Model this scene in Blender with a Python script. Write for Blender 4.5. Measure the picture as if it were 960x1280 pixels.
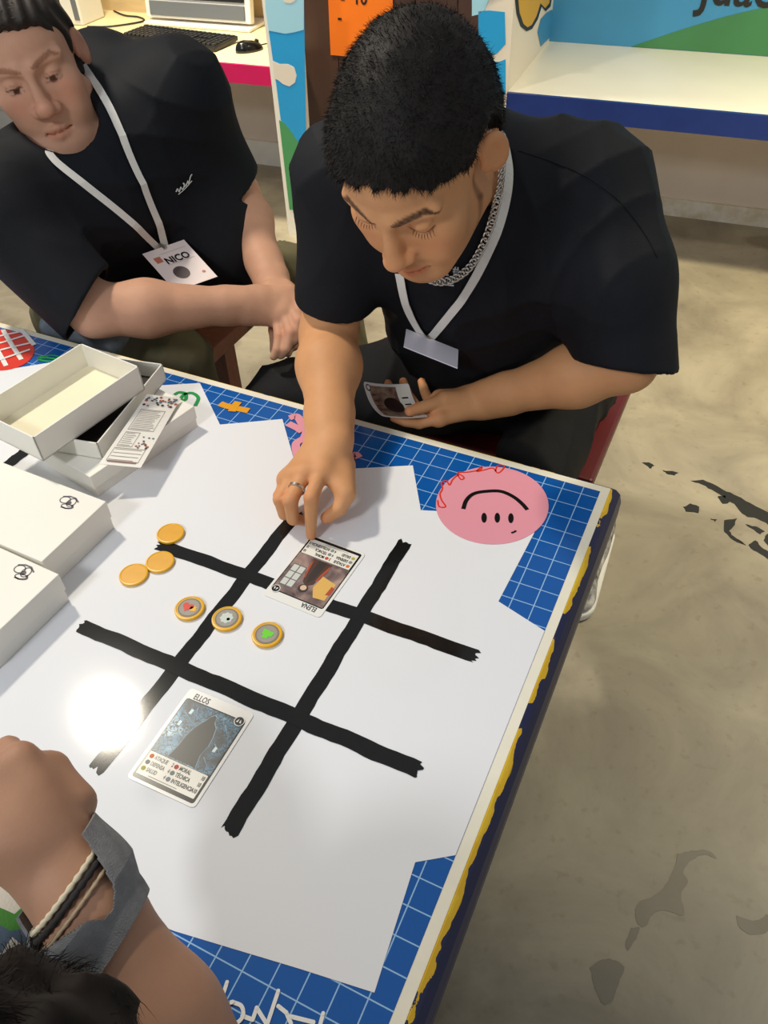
import bpy, math, random
import numpy as np
from mathutils import Vector
random.seed(7); np.random.seed(7)
for o in list(bpy.data.objects): bpy.data.objects.remove(o)
scene = bpy.context.scene
COL = scene.collection
V3 = lambda *a: np.array(a, float)

# ------------------------------------------------------------------ camera
HT = 0.70                                     # table top height
CC = V3(0.0744, -0.8825, 1.4748)
CAM_ROT = (math.radians(45.564), math.radians(1.484), math.radians(25.073))
FPX = 986.1
cam = bpy.data.cameras.new('camera'); camo = bpy.data.objects.new('camera', cam); COL.objects.link(camo)
camo.location = CC; camo.rotation_euler = CAM_ROT
cam.sensor_fit = 'VERTICAL'; cam.sensor_height = 36.0; cam.sensor_width = 27.0
cam.lens = FPX * 36.0 / 1280.0; cam.clip_start = 0.02
scene.camera = camo

# ------------------------------------------------------------------ world, lamps, exposure
world = bpy.data.worlds.new('world'); scene.world = world; world.use_nodes = True
bgn = world.node_tree.nodes['Background']; bgn.inputs[0].default_value = (0.90, 0.945, 1.0, 1); bgn.inputs[1].default_value = 0.60
def area(name, loc, target, size, power, col, spread=180):
    l = bpy.data.lights.new(name, 'AREA'); l.shape = 'DISK'; l.size = size; l.energy = power; l.color = col; l.spread = math.radians(spread)
    o = bpy.data.objects.new(name, l); COL.objects.link(o); o.location = loc
    d = Vector(target) - Vector(loc); o.rotation_euler = d.to_track_quat('-Z', 'Y').to_euler()
    return o
area('ceiling_spot_key', (-1.66, 0.12, 2.62), (-0.5, -0.3, 0.7), 0.17, 52, (1.0, 0.91, 0.75))
area('ceiling_lamp_behind', (-0.75, -2.5, 2.75), (-0.2, -0.3, 0.7), 0.45, 46, (0.97, 0.985, 1.0))
area('ceiling_spot_right', (0.80, 1.0, 2.7), (0.40, 1.65, 0.0), 0.25, 42, (1.0, 0.87, 0.56), 90)
area('ceiling_spot_left', (-2.3, 1.55, 2.7), (-1.95, 1.9, 0.3), 0.25, 34, (1.0, 0.88, 0.64), 80)
vs = scene.view_settings
vs.view_transform = 'Standard'; vs.look = 'None'; vs.gamma = 1.0; vs.use_curve_mapping = False; vs.exposure = -0.72

# ------------------------------------------------------------------ pixel helpers (960x1280 frame)
def rot(a, b, c):
    ca, sa, cb, sb, cc, sc = math.cos(a), math.sin(a), math.cos(b), math.sin(b), math.cos(c), math.sin(c)
    Rx = np.array([[1,0,0],[0,ca,-sa],[0,sa,ca]]); Ry = np.array([[cb,0,sb],[0,1,0],[-sb,0,cb]]); Rz = np.array([[cc,-sc,0],[sc,cc,0],[0,0,1]])
    return Rz @ Ry @ Rx
RC = rot(*CAM_ROT)
def ray(u, v): return RC @ V3((u-480)/FPX, -(v-640)/FPX, -1)
def onz(u, v, z): d = ray(u, v); return CC + d*(z-CC[2])/d[2]
def PD(u, v, d): return CC + ray(u, v)*d
def proj(X): q = RC.T @ (np.asarray(X)-CC); return 480-q[0]/q[2]*FPX, 640+q[1]/q[2]*FPX
nrm = lambda v: np.asarray(v, float)/max(1e-12, np.linalg.norm(v))

# ------------------------------------------------------------------ materials
def lin(h):
    h = h.lstrip('#'); r = []
    for i in (0, 2, 4):
        c = int(h[i:i+2], 16)/255; r.append(c/12.92 if c <= .04045 else ((c+.055)/1.055)**2.4)
    return (*r, 1)
def mat(name, col, rough=.5, var=0.0, vscale=12, col2=None, bump=0.0, bscale=150, metal=0, spec=.5, coat=0, sheen=0, tint=False, sss=0, stretch=None):
    m = bpy.data.materials.new(name); m.use_nodes = True; nt = m.node_tree; N = nt.nodes; L = nt.links
    b = N['Principled BSDF']
    c = lin(col) if isinstance(col, str) else (*col[:3], 1)
    b.inputs['Base Color'].default_value = c; b.inputs['Roughness'].default_value = rough; b.inputs['Metallic'].default_value = metal
    b.inputs['Specular IOR Level'].default_value = spec
    if coat: b.inputs['Coat Weight'].default_value = coat; b.inputs['Coat Roughness'].default_value = .08
    if sheen: b.inputs['Sheen Weight'].default_value = sheen; b.inputs['Sheen Roughness'].default_value = .4
    if sss: b.inputs['Subsurface Weight'].default_value = sss; b.inputs['Subsurface Radius'].default_value = (.012, .005, .003); b.inputs['Subsurface Scale'].default_value = .5
    tc = N.new('ShaderNodeTexCoord'); src = tc.outputs['Object']
    if stretch:
        mp = N.new('ShaderNodeMapping'); mp.inputs['Scale'].default_value = stretch; L.new(src, mp.inputs[0]); src = mp.outputs[0]
    out = None
    if var or col2:
        n = N.new('ShaderNodeTexNoise'); n.inputs['Scale'].default_value = vscale; n.inputs['Detail'].default_value = 6; n.inputs['Roughness'].default_value = .6
        L.new(src, n.inputs['Vector'])
        r = N.new('ShaderNodeValToRGB'); r.color_ramp.elements[0].position = .35; r.color_ramp.elements[1].position = .65
        c2 = lin(col2) if col2 else tuple(max(0, x*(1-var)) for x in c[:3])+(1,)
        r.color_ramp.elements[0].color = c2; r.color_ramp.elements[1].color = c
        L.new(n.outputs['Fac'], r.inputs[0]); out = r.outputs[0]
    if tint:
        a = N.new('ShaderNodeAttribute'); a.attribute_name = 'tint'
        mx = N.new('ShaderNodeMix'); mx.data_type = 'RGBA'; mx.blend_type = 'MULTIPLY'; mx.inputs[0].default_value = 1
        if out: L.new(out, mx.inputs[6])
        else: mx.inputs[6].default_value = c
        L.new(a.outputs['Color'], mx.inputs[7]); out = mx.outputs[2]
    if out: L.new(out, b.inputs['Base Color'])
    if bump:
        n = N.new('ShaderNodeTexNoise'); n.inputs['Scale'].default_value = bscale; n.inputs['Detail'].default_value = 3
        L.new(src, n.inputs['Vector'])
        bp = N.new('ShaderNodeBump'); bp.inputs['Strength'].default_value = bump; bp.inputs['Distance'].default_value = .002
        L.new(n.outputs['Fac'], bp.inputs['Height']); L.new(bp.outputs[0], b.inputs['Normal'])
    return m
MATS = {}
def M(name, *a, **k):
    if name not in MATS: MATS[name] = mat(name, *a, **k)
    return MATS[name]

# ------------------------------------------------------------------ mesh helpers
WL = {}                                        # world origin of each object
class MB:
    def __init__(s): s.v = []; s.f = []
    def add(s, vs_, fs):
        n = len(s.v); s.v += [tuple(map(float, x)) for x in vs_]; s.f += [tuple(n+i for i in f) for f in fs]; return s
    def box(s, lo, hi, R=None, c=None):
        vs_ = [(x, y, z) for z in (lo[2], hi[2]) for y in (lo[1], hi[1]) for x in (lo[0], hi[0])]
        if R is not None: vs_ = [R @ V3(*p) + (c if c is not None else 0) for p in vs_]
        elif c is not None: vs_ = [V3(*p)+c for p in vs_]
        return s.add(vs_, [(0,2,3,1),(4,5,7,6),(0,1,5,4),(2,6,7,3),(0,4,6,2),(1,3,7,5)])
    def obox(s, corner_fn, lo, hi):            # box mapped through a function (s,t,z)->world
        vs_ = [corner_fn(x, y, z) for z in (lo[2], hi[2]) for y in (lo[1], hi[1]) for x in (lo[0], hi[0])]
        fs = [(0,2,3,1),(4,5,7,6),(0,1,5,4),(2,6,7,3),(0,4,6,2),(1,3,7,5)]
        if np.dot(np.cross(vs_[1]-vs_[0], vs_[2]-vs_[0]), vs_[4]-vs_[0]) < 0: fs = [f[::-1] for f in fs]   # mirrored frame: keep normals outward
        return s.add(vs_, fs)
    def prism(s, pts, n):                      # planar polygon pts (3d) extruded by vector n
        k = len(pts); a = [V3(*p) for p in pts]; b = [p+n for p in a]
        return s.add(a+b, [tuple(reversed(range(k))), tuple(range(k, 2*k))]+[(i, (i+1) % k, k+(i+1) % k, k+i) for i in range(k)])
    def tube(s, pts, r, n=10, cap=True, flat=None):
        pts = [V3(*p) for p in pts]; k = len(pts); r = [r]*k if np.isscalar(r) else r
        t0 = nrm(pts[1]-pts[0]); up = V3(0,0,1) if abs(t0[2]) < .9 else V3(1,0,0)
        u = nrm(np.cross(t0, up)); base = len(s.v); vs_ = []
        for i in range(k):
            t = nrm(pts[min(i+1, k-1)]-pts[max(i-1, 0)]); u = nrm(u-t*(u@t)); w = np.cross(t, u)
            for j in range(n):
                a = 2*math.pi*j/n; vs_.append(pts[i]+(u*math.cos(a)+w*math.sin(a))*r[i])
        fs = [(i*n+j, i*n+(j+1) % n, (i+1)*n+(j+1) % n, (i+1)*n+j) for i in range(k-1) for j in range(n)]
        if cap: fs += [tuple(reversed(range(n))), tuple((k-1)*n+j for j in range(n))]
        return s.add(vs_, fs)
    def disc(s, c, r, h, n=40, ex=V3(1,0,0), ey=V3(0,1,0)):
        ez = np.cross(ex, ey); pts = [c+ex*r*math.cos(2*math.pi*i/n)+ey*r*math.sin(2*math.pi*i/n) for i in range(n)]
        return s.prism(pts, ez*h)
    def ribbon(s, pts, wid, nor, th=.0012):
        pts = [V3(*p) for p in pts]; k = len(pts); vs_ = []
        nor = [V3(*nor)]*k if np.ndim(nor) == 1 else nor
        wid = [wid]*k if np.isscalar(wid) else wid
        for i in range(k):
            t = nrm(pts[min(i+1, k-1)]-pts[max(i-1, 0)]); b = nrm(np.cross(t, nor[i])); m = nrm(np.cross(b, t))
            for a, c in ((-1, 0), (1, 0), (1, 1), (-1, 1)): vs_.append(pts[i]+b*a*wid[i]/2+m*th*c)
        fs = [(i*4+j, i*4+(j+1) % 4, i*4+4+(j+1) % 4, i*4+4+j) for i in range(k-1) for j in range(4)]
        fs += [(3, 2, 1, 0), ((k-1)*4, (k-1)*4+1, (k-1)*4+2, (k-1)*4+3)]
        return s.add(vs_, fs)
def mk(name, mb, material, parent=None, loc=None, smooth=False, label=None, cat=None, group=None, kind=None, bevel=0):
    v, f = (mb.v, mb.f) if isinstance(mb, MB) else mb
    w = V3(*loc) if loc is not None else (WL[parent.name] if parent else V3(0,0,0))
    me = bpy.data.meshes.new(name); v = np.asarray(v, float)-w
    me.from_pydata(v.tolist(), [], [tuple(map(int, x)) for x in f] if not isinstance(f, np.ndarray) else f.tolist())
    me.materials.append(material)
    if smooth: me.shade_smooth()
    o = bpy.data.objects.new(name, me); COL.objects.link(o)
    if parent: o.parent = parent; o.location = w-WL[parent.name]
    else: o.location = w
    WL[o.name] = w
    if bevel:
        b = o.modifiers.new('bevel', 'BEVEL'); b.width = bevel; b.segments = 2; b.limit_method = 'ANGLE'
    tag(o, label, cat, group, kind); return o
def tag(o, label=None, cat=None, group=None, kind=None):
    if label: o['label'] = label
    if cat: o['category'] = cat
    if group: o['group'] = group
    if kind: o['kind'] = kind
    return o
def thing(name, label, cat, loc, group=None):
    o = bpy.data.objects.new(name, None); COL.objects.link(o); o.location = loc; o.empty_display_size = .05
    WL[o.name] = V3(*loc); return tag(o, label, cat, group)
def text_geo(s, size, bold=.0, xs=1.0, align='CENTER'):
    cu = bpy.data.curves.new('t', 'FONT'); cu.body = s; cu.size = size; cu.align_x = align; cu.align_y = 'CENTER'; cu.offset = bold*size; cu.resolution_u = 3
    ob = bpy.data.objects.new('t', cu); COL.objects.link(ob)
    dg = bpy.context.evaluated_depsgraph_get(); me = bpy.data.meshes.new_from_object(ob.evaluated_get(dg))
    v = np.array([x.co[:] for x in me.vertices]); f = [tuple(p.vertices) for p in me.polygons]
    bpy.data.objects.remove(ob); bpy.data.curves.remove(cu); bpy.data.meshes.remove(me)
    v[:, 0] *= xs; return v[:, :2], f
def smoothpath(pts, n=6):                      # Catmull-Rom through points
    P = [np.asarray(p, float) for p in pts]; P = [2*P[0]-P[1]]+P+[2*P[-1]-P[-2]]; out = []
    for i in range(1, len(P)-2):
        for j in range(n):
            t = j/n; a, b, c, d = P[i-1], P[i], P[i+1], P[i+2]
            out.append(.5*((2*b)+(c-a)*t+(2*a-5*b+4*c-d)*t*t+(3*b-a-3*c+d)*t**3))
    return out+[P[-2]]
# ================================================================== setting
BA = V3(-.241, 2.589, 0); _a = math.radians(4.289); BD = V3(math.cos(_a), math.sin(_a), 0); BN = V3(math.sin(_a), -math.cos(_a), 0)
def bg(s, t, z): return BA+BD*s+BN*t+V3(0, 0, z)
def onbg(u, v, t): r = ray(u, v); return CC+r*((t-(CC-BA)@BN)/(r@BN))

def floor_material():
    m = M('polished_concrete', '#a89c86', rough=.32, bump=.06, bscale=60); nt = m.node_tree; N = nt.nodes; L = nt.links; b = N['Principled BSDF']
    tc = N.new('ShaderNodeTexCoord'); last = None
    base = N.new('ShaderNodeValToRGB'); base.color_ramp.elements[0].color = lin('#7e7668'); base.color_ramp.elements[1].color = lin('#aaa18d')
    base.color_ramp.elements[0].position = .3; base.color_ramp.elements[1].position = .68
    n1 = N.new('ShaderNodeTexNoise'); n1.inputs['Scale'].default_value = 3.2; n1.inputs['Detail'].default_value = 9; n1.inputs['Roughness'].default_value = .62; n1.inputs['Distortion'].default_value = .6
    L.new(tc.outputs['Object'], n1.inputs['Vector']); L.new(n1.outputs['Fac'], base.inputs[0])
    n2 = N.new('ShaderNodeTexNoise'); n2.inputs['Scale'].default_value = 1.7; n2.inputs['Detail'].default_value = 7; n2.inputs['Distortion'].default_value = 1.2
    L.new(tc.outputs['Object'], n2.inputs['Vector'])
    r2 = N.new('ShaderNodeValToRGB'); r2.color_ramp.elements[0].position = .60; r2.color_ramp.elements[1].position = .66
    r2.color_ramp.elements[0].color = (1, 1, 1, 1); r2.color_ramp.elements[1].color = (.66, .63, .58, 1); L.new(n2.outputs['Fac'], r2.inputs[0])
    mx = N.new('ShaderNodeMix'); mx.data_type = 'RGBA'; mx.blend_type = 'MULTIPLY'; mx.inputs[0].default_value = .8
    L.new(base.outputs[0], mx.inputs[6]); L.new(r2.outputs[0], mx.inputs[7])
    n3 = N.new('ShaderNodeTexNoise'); n3.inputs['Scale'].default_value = 38; n3.inputs['Detail'].default_value = 4; L.new(tc.outputs['Object'], n3.inputs['Vector'])
    r3 = N.new('ShaderNodeValToRGB'); r3.color_ramp.elements[0].position = .28; r3.color_ramp.elements[1].position = .40; r3.color_ramp.elements[0].color = (.72, .68, .6, 1)
    L.new(n3.outputs['Fac'], r3.inputs[0])
    mx2 = N.new('ShaderNodeMix'); mx2.data_type = 'RGBA'; mx2.blend_type = 'MULTIPLY'; mx2.inputs[0].default_value = .55
    L.new(mx.outputs[2], mx2.inputs[6]); L.new(r3.outputs[0], mx2.inputs[7]); L.new(mx2.outputs[2], b.inputs['Base Color'])
    rr = N.new('ShaderNodeMapRange'); rr.inputs[3].default_value = .36; rr.inputs[4].default_value = .62; L.new(n1.outputs['Fac'], rr.inputs[0]); L.new(rr.outputs[0], b.inputs['Roughness'])
    return m
floor = mk('floor', MB().box((-5, -4, -.05), (4, 4.2, 0)), floor_material(), kind='structure')
# remains of black paint on the concrete, flat flakes
blk = M('old_black_paint', '#23221f', rough=.45)
flakes = [[(803,579),(812,578),(818,582),(812,586)],[(829,588),(838,589),(848,591),(843,594),(832,592)],
 [(864,601),(878,600),(894,606),(908,614),(922,620),(938,629),(962,641),(962,657),(946,648),(934,646),(925,640),(918,630),(905,622),(890,612),(878,606)],
 [(897,621),(906,620),(912,628),(904,630)],[(854,634),(862,629),(875,634),(872,641),(858,640)],[(905,650),(921,648),(918,656),(912,664),(916,670),(928,678),(932,682),(918,676),(905,664)],
 [(932,656),(945,658),(956,664),(950,668),(938,660)],[(936,680),(944,675),(952,684),(962,690),(962,700),(950,692),(938,686)],[(888,648),(897,649),(894,652)],[(958,668),(962,668),(962,684),(955,676)]]
for fl in flakes:
    pts = []
    for i, a in enumerate(fl):
        b = fl[(i+1) % len(fl)]
        for t in (0, .33, .67): pts.append(onz(a[0]+(b[0]-a[0])*t+random.uniform(-.9, .9), a[1]+(b[1]-a[1])*t+random.uniform(-.7, .7), 0.0003))
    mk('paint_flake', MB().prism(list(reversed(pts)), V3(0, 0, .0006)), blk, floor)

stn = M('damp_stain', '#756e61', rough=.45, var=.12, vscale=14)
for pts_ in ([(735,855),(722,900),(698,940),(668,962),(640,975),(628,1000),(636,1030),(655,1036),(672,1008),(700,995),(738,1008),(752,1000),(742,960),(760,925),(748,900),(770,870),(800,856),(832,868),(812,848),(770,846)],
             [(515,1140),(545,1118),(580,1122),(600,1138),(586,1180),(572,1222),(548,1230),(528,1195)], [(618,1040),(640,1040),(630,1066),(612,1096),(604,1080)], [(880,1010),(930,1022),(960,1006),(960,1046),(920,1056),(890,1040)]):
    px = smoothpath([np.array((480+a/2, 640+b/2), float) for a, b in pts_+pts_[:1]], 4)[:-1]
    mk('damp_stain', MB().prism(list(reversed([onz(u+random.uniform(-.8, .8), v+random.uniform(-.8, .8), .0003) for u, v in px])), V3(0, 0, .0004)), stn, floor)
pinkw = M('pale_peach_wall', '#dccdbf', rough=.55, var=.06, vscale=4)
wall = MB(); wall.obox(bg, (-4, -.12, 0), (3.2, 0, 2.7))
wall_back = mk('wall_back', wall, pinkw, kind='structure')
bb = MB(); bb.obox(bg, (-.95, 0, 0), (3.2, .016, .07)); 
baseboard_right = mk('baseboard_right', bb, M('chipped_white_baseboard', '#e6e0d2', rough=.5, col2='#cfc0a6', vscale=18), kind='structure')
bb = MB(); bb.obox(bg, (-4, 0, 0), (-1.48, .016, .11))
mk('baseboard_left', bb, M('white_baseboard', '#e8e4da', rough=.5, var=.08), kind='structure')

# ---- right counter: white deck with navy edge, painted divider at its left
cnt = thing('counter', 'white built-in counter with navy blue front edge against painted wall', 'counter', bg(.5, .3, 0))
mk('deck', MB().obox(bg, (-.60, 0, .585), (2.4, .645, .615)), M('white_laminate', '#ece7d6', rough=.3, var=.04, vscale=5), cnt)
mk('front_edge', MB().obox(bg, (-.60, .645, .545), (2.4, .66, .6155)), M('navy_paint', '#1f3478', rough=.35, var=.15, vscale=8), cnt)
sky = M('mural_blue', '#3f8fc0', rough=.45, var=.07, vscale=6); grn = M('mural_green', '#3f7f4f', rough=.5, var=.1, vscale=6)
cream = M('mural_cream', '#eadfce', rough=.5); brightblue = M('mural_bright_blue', '#2ba3e2', rough=.4, var=.05); paleblue = M('mural_pale_blue', '#a9dcf0', rough=.4)
leafgreen = M('mural_leaf_green', '#4f9d62', rough=.45, var=.06); yel = M('mural_yellow', '#d9a61d', rough=.5); ink = M('mural_black', '#1b1a17', rough=.5)
panel = mk('mural_panel', MB().obox(bg, (-.6, 0, .6155), (2.4, .008, 1.6)), sky, cnt)
def hill(s): return .617+.19*math.sin(min(1, max(0, (s+.285)/.75))*math.pi/2)
pts = [bg(s, .008, hill(s)) for s in np.linspace(-.285, 1.1, 28)]+[bg(1.1, .008, .617)]
mk('painted_hill', MB().prism(pts, BN*.0015), grn, panel)
tv, tf = text_geo('Juac', .17, .012, .9, 'LEFT')      # only the feet of the brush letters reach into the frame
w0 = onbg(872, 6, .0095)
mk('brush_lettering', ([w0+BD*x+V3(0, 0, y+.055)+BN*.001 for x, y in tv], tf), ink, panel)
# divider between the bays: front edge painted, cheek painted
dv = MB().obox(bg, (-.705, .0, 0), (-.60, .66, 1.6))
div = mk('divider', dv, cream, cnt)
def on_front(px, t=.661, n=1): return [onbg(u, v, t) for u, v in px]
mk('painted_cloud', MB().prism(list(reversed(on_front([(598,118),(632,118),(632,74),(622,78),(617,76),(612,72),(606,70),(598,71)]))), BN*.001), brightblue, div)
mk('painted_cloud', MB().prism(list(reversed(on_front([(598,68),(612,70),(622,66),(632,55),(631,15),(612,13),(598,14)]))), BN*.001), brightblue, div)
mk('painted_cloud', MB().prism(list(reversed(on_front([(590,-30),(625,-30),(612,-2),(606,12),(598,18),(590,20)]))), BN*.001), paleblue, div)
def on_cheek(u, v): r = ray(u, v); X0 = bg(-.5985, 0, 0); return CC+r*(((X0-CC)@BD)/(r@BD))
mk('painted_drop', MB().prism([on_cheek(*p) for p in [(640,-40),(646,18),(651,33),(658,39),(665,36),(672,24),(677,8),(682,14),(688,8),(692,-20)]], BD*.001), ink, div)
mk('painted_drop', MB().prism([on_cheek(*p) for p in [(643,-40),(649,16),(654,30),(659,34),(664,31),(670,20),(675,4),(681,10),(686,4),(689,-20)]], BD*.002), yel, div)
mk('painted_patch', MB().prism([on_cheek(*p) for p in [(690,44),(676,58),(672,40),(676,24),(683,16),(690,12)]], BD*.001), sky, div)
# ---- left computer desk
dsk = thing('computer_desk', 'cream built-in computer desk with magenta front edge', 'desk', bg(-2.6, .3, 0))
mk('desktop', MB().obox(bg, (-3.9, 0, .585), (-1.485, .60, .615)), M('cream_laminate', '#f0e3b4', rough=.35, var=.04), dsk)
mk('front_edge', MB().obox(bg, (-3.9, .60, .55), (-1.485, .612, .6155)), M('magenta_paint', '#d3145f', rough=.4, var=.08), dsk)
mk('back_panel', MB().obox(bg, (-3.9, 0, .615), (-1.485, .01, 1.5)), M('plywood_back', '#dcc194', rough=.5, var=.1, stretch=(1, 1, 8)), dsk)
# ---- mural column between the bays
colm = thing('mural_column', 'tall panel painted with blue sky, pale clouds and green hill', 'panel', bg(-1.41, .4, 0))
colb = mk('panel_body', MB().prism([bg(-1.487, .66, 1.5), bg(-1.487, .66, 0.0), bg(-1.375, .66, 0.0), bg(-1.328, .66, 1.5)], -BN*.03), M('panel_white', '#f1ece0', rough=.45), colm)
F = lambda px, h=.001: MB().prism(list(reversed([onbg(u, v, .6605) for u, v in px])), BN*h)
mk('painted_sky', F([(329,-60),(336,38),(345,102),(351,150),(372,186),(383,178),(382,120),(380,0),(378,-60)]), brightblue, colb)
mk('painted_cloud', F([(329,-60),(332,10),(336,38),(346,40),(357,42),(369,40),(380,37),(380,0),(378,-60)], .0018), paleblue, colb)
mk('painted_cloud', F([(341,76),(350,80),(360,80),(368,84),(371,94),(369,103),(362,108),(354,105),(348,100),(343,98)], .0018), cream, colb)
mk('painted_cloud', F([(350,-10),(372,-10),(370,0),(364,4),(356,3)], .0025), cream, colb)
mk('painted_hill', F([(349,150),(356,154),(364,164),(371,175),(377,182),(382,190),(378,262),(362,262)], .0014), leafgreen, colb)
# ---- brown boarding with an orange sheet
brd = thing('brown_partition', 'dark brown wooden partition behind the two men', 'partition', bg(-1.03, .4, 0))
br = M('dark_brown_wood', '#4b342c', rough=.5, var=.2, vscale=3, stretch=(6, 6, .6))
for i in range(5):
    s0 = -1.482+i*.156; mk('plank', MB().obox(bg, (s0, .36, 0), (s0+.1535, .40, 1.6)), br, brd, bevel=.002)
ps = thing('orange_sheet', 'orange paper sheet with black marks pinned to brown partition', 'poster', bg(-1.24, .4, .6))
Q = [bg(-1.357, .403, .615), bg(-1.10, .403, .615), bg(-1.10, .403, 1.1), bg(-1.345, .403, 1.1)]
mk('sheet', MB().prism(Q, BN*.001), M('orange_paper', '#f47b12', rough=.6), ps)
tv, tf = text_geo('10', .055, .02); mk('number', ([bg(-1.225+x, .4052, .805+y) for x, y in tv], tf), ink, ps, kind='stuff')
tv, tf = text_geo('-', .055, .02); mk('dash', ([bg(-1.295+x, .4052, .805+y) for x, y in tv], tf), ink, ps)
tv, tf = text_geo('-', .055, .02); mk('dash', ([bg(-1.31+x, .4052, .742+y) for x, y in tv], tf), ink, ps)
# ---- computer things on the desk
silver = M('silver_plastic', '#c9cacc', rough=.35); blackp = M('black_plastic', '#191a1c', rough=.4, bump=.05); scr = M('dark_screen', '#14161a', rough=.12); whitep = M('white_plastic', '#eceae4', rough=.35)
DZ = .6155
mon = thing('monitor', 'silver and black monitor on white stand base behind keyboard', 'monitor', bg(-2.05, .14, DZ))
_t = math.radians(10)
def mo(s, t, z): # local monitor frame, leaning back
    return bg(-2.06+s, .17-math.sin(_t)*z+t*math.cos(_t), DZ+.012+z*math.cos(_t)+t*math.sin(_t))
mk('casing', MB().obox(mo, (-.27, -.035, .012), (.24, 0, .40)), whitep, mon, bevel=.006)
mk('bezel', MB().obox(mo, (-.245, 0, .085), (.215, .006, .39)), blackp, mon, bevel=.003)
mk('screen', MB().obox(mo, (-.225, .006, .11), (.195, .008, .375)), scr, mon)
mk('chin', MB().obox(mo, (-.245, 0, .022), (.215, .008, .075)), M('grey_plastic', '#6d7178', rough=.4), mon, bevel=.003)
mk('stand', MB().obox(bg, (-2.33, .012, DZ), (-1.81, .20, DZ+.014)), whitep, mon, bevel=.005)
kb = thing('keyboard', 'black computer keyboard on cream desk', 'keyboard', bg(-2.02, .42, DZ))
_k = math.radians(-7); kc = bg(-2.035, .385, 0)
def kf(x, y, z): return kc+BD*(x*math.cos(_k)-y*math.sin(_k))+BN*-(x*math.sin(_k)+y*math.cos(_k))+V3(0, 0, DZ+z)
mk('case', MB().obox(lambda x, y, z: kf(x, y, z+max(0, y)*.07), (-.235, -.08, 0), (.235, .08, .018)), blackp, kb, bevel=.004)
keys = MB()
keycol = M('dark_key', '#2a2b2e', rough=.5)
for r in range(6):
    y = .062-r*.0235-(.006 if r else 0)
    for c in range(21):
        x = -.222+c*.0215+(.006 if c > 14 else 0)+(.006 if c > 17 else 0)
        if x > .226 or (c in (15, 16, 17) and r == 3): continue
        keys.obox(lambda a, b, z: kf(a, b, z+.0055), (x-.0075, y-.0085, .011), (x+.0075, y+.0085, .021))
mk('keys', keys, keycol, kb, kind='stuff')
ms = thing('mouse', 'shiny black computer mouse beside keyboard', 'mouse', bg(-1.67, .44, DZ))
mc = bg(-1.69, .435, DZ); vs_, fs = [], []
nu, nv = 20, 9
for j in range(nv):
    ph = math.pi/2*j/(nv-1)
    for i in range(nu):
        th = 2*math.pi*i/nu; a = math.cos(ph)**.6
        lx, ly = .033*math.cos(th)*a, .058*math.sin(th)*a*(1-.0*math.cos(th))
        hz = .036*math.sin(ph)*(1-.25*ly/.058)
        an = math.radians(-38); vs_.append(mc+BD*(lx*math.cos(an)-ly*math.sin(an))+BN*-(lx*math.sin(an)+ly*math.cos(an))+V3(0, 0, hz))
fs = [(j*nu+i, j*nu+(i+1) % nu, (j+1)*nu+(i+1) % nu, (j+1)*nu+i) for j in range(nv-1) for i in range(nu)]+[tuple(reversed(range(nu)))]
mk('shell', (vs_, fs), M('gloss_black', '#0e0f10', rough=.18), ms, smooth=True)
mk('scroll_wheel', MB().tube([mc+BD*(.014)+BN*-.036+V3(0,0,.028), mc+BD*.024+BN*-.028+V3(0,0,.028)], .007, 10), keycol, ms)
mk('cable', MB().tube(smoothpath([mc+BD*.03+BN*-.045+V3(0,0,.012), mc+BD*.06+BN*-.14+V3(0,0,.005), mc+BD*.1+BN*-.25+V3(0,0,.004), mc+BD*.06+BN*-.42+V3(0,0,.004)]), .0025, 6), blackp, ms)
cb = MB().tube(smoothpath([bg(-2.6, .03, DZ+.004), bg(-2.5, .09, DZ+.004), bg(-2.42, .10, DZ+.004), bg(-2.36, .16, DZ+.004), bg(-2.45, .27, DZ+.004), bg(-2.55, .3, DZ+.004)]), .0035, 6)
mk('loose_cable', cb, blackp, loc=bg(-2.45, .15, DZ), label='thin black cable lying on cream desk beside monitor', cat='cable')
wb = thing('computer_tower', 'white plastic computer unit with grey grille on cream desk', 'computer', bg(-2.66, .25, DZ))
mk('case', MB().obox(bg, (-2.80, .12, DZ), (-2.585, .28, DZ+.25)), whitep, wb, bevel=.006)
mk('grille', MB().obox(bg, (-2.62, .28, DZ+.02), (-2.595, .283, DZ+.2)), M('grey_plastic', '#6d7178'), wb)
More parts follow.
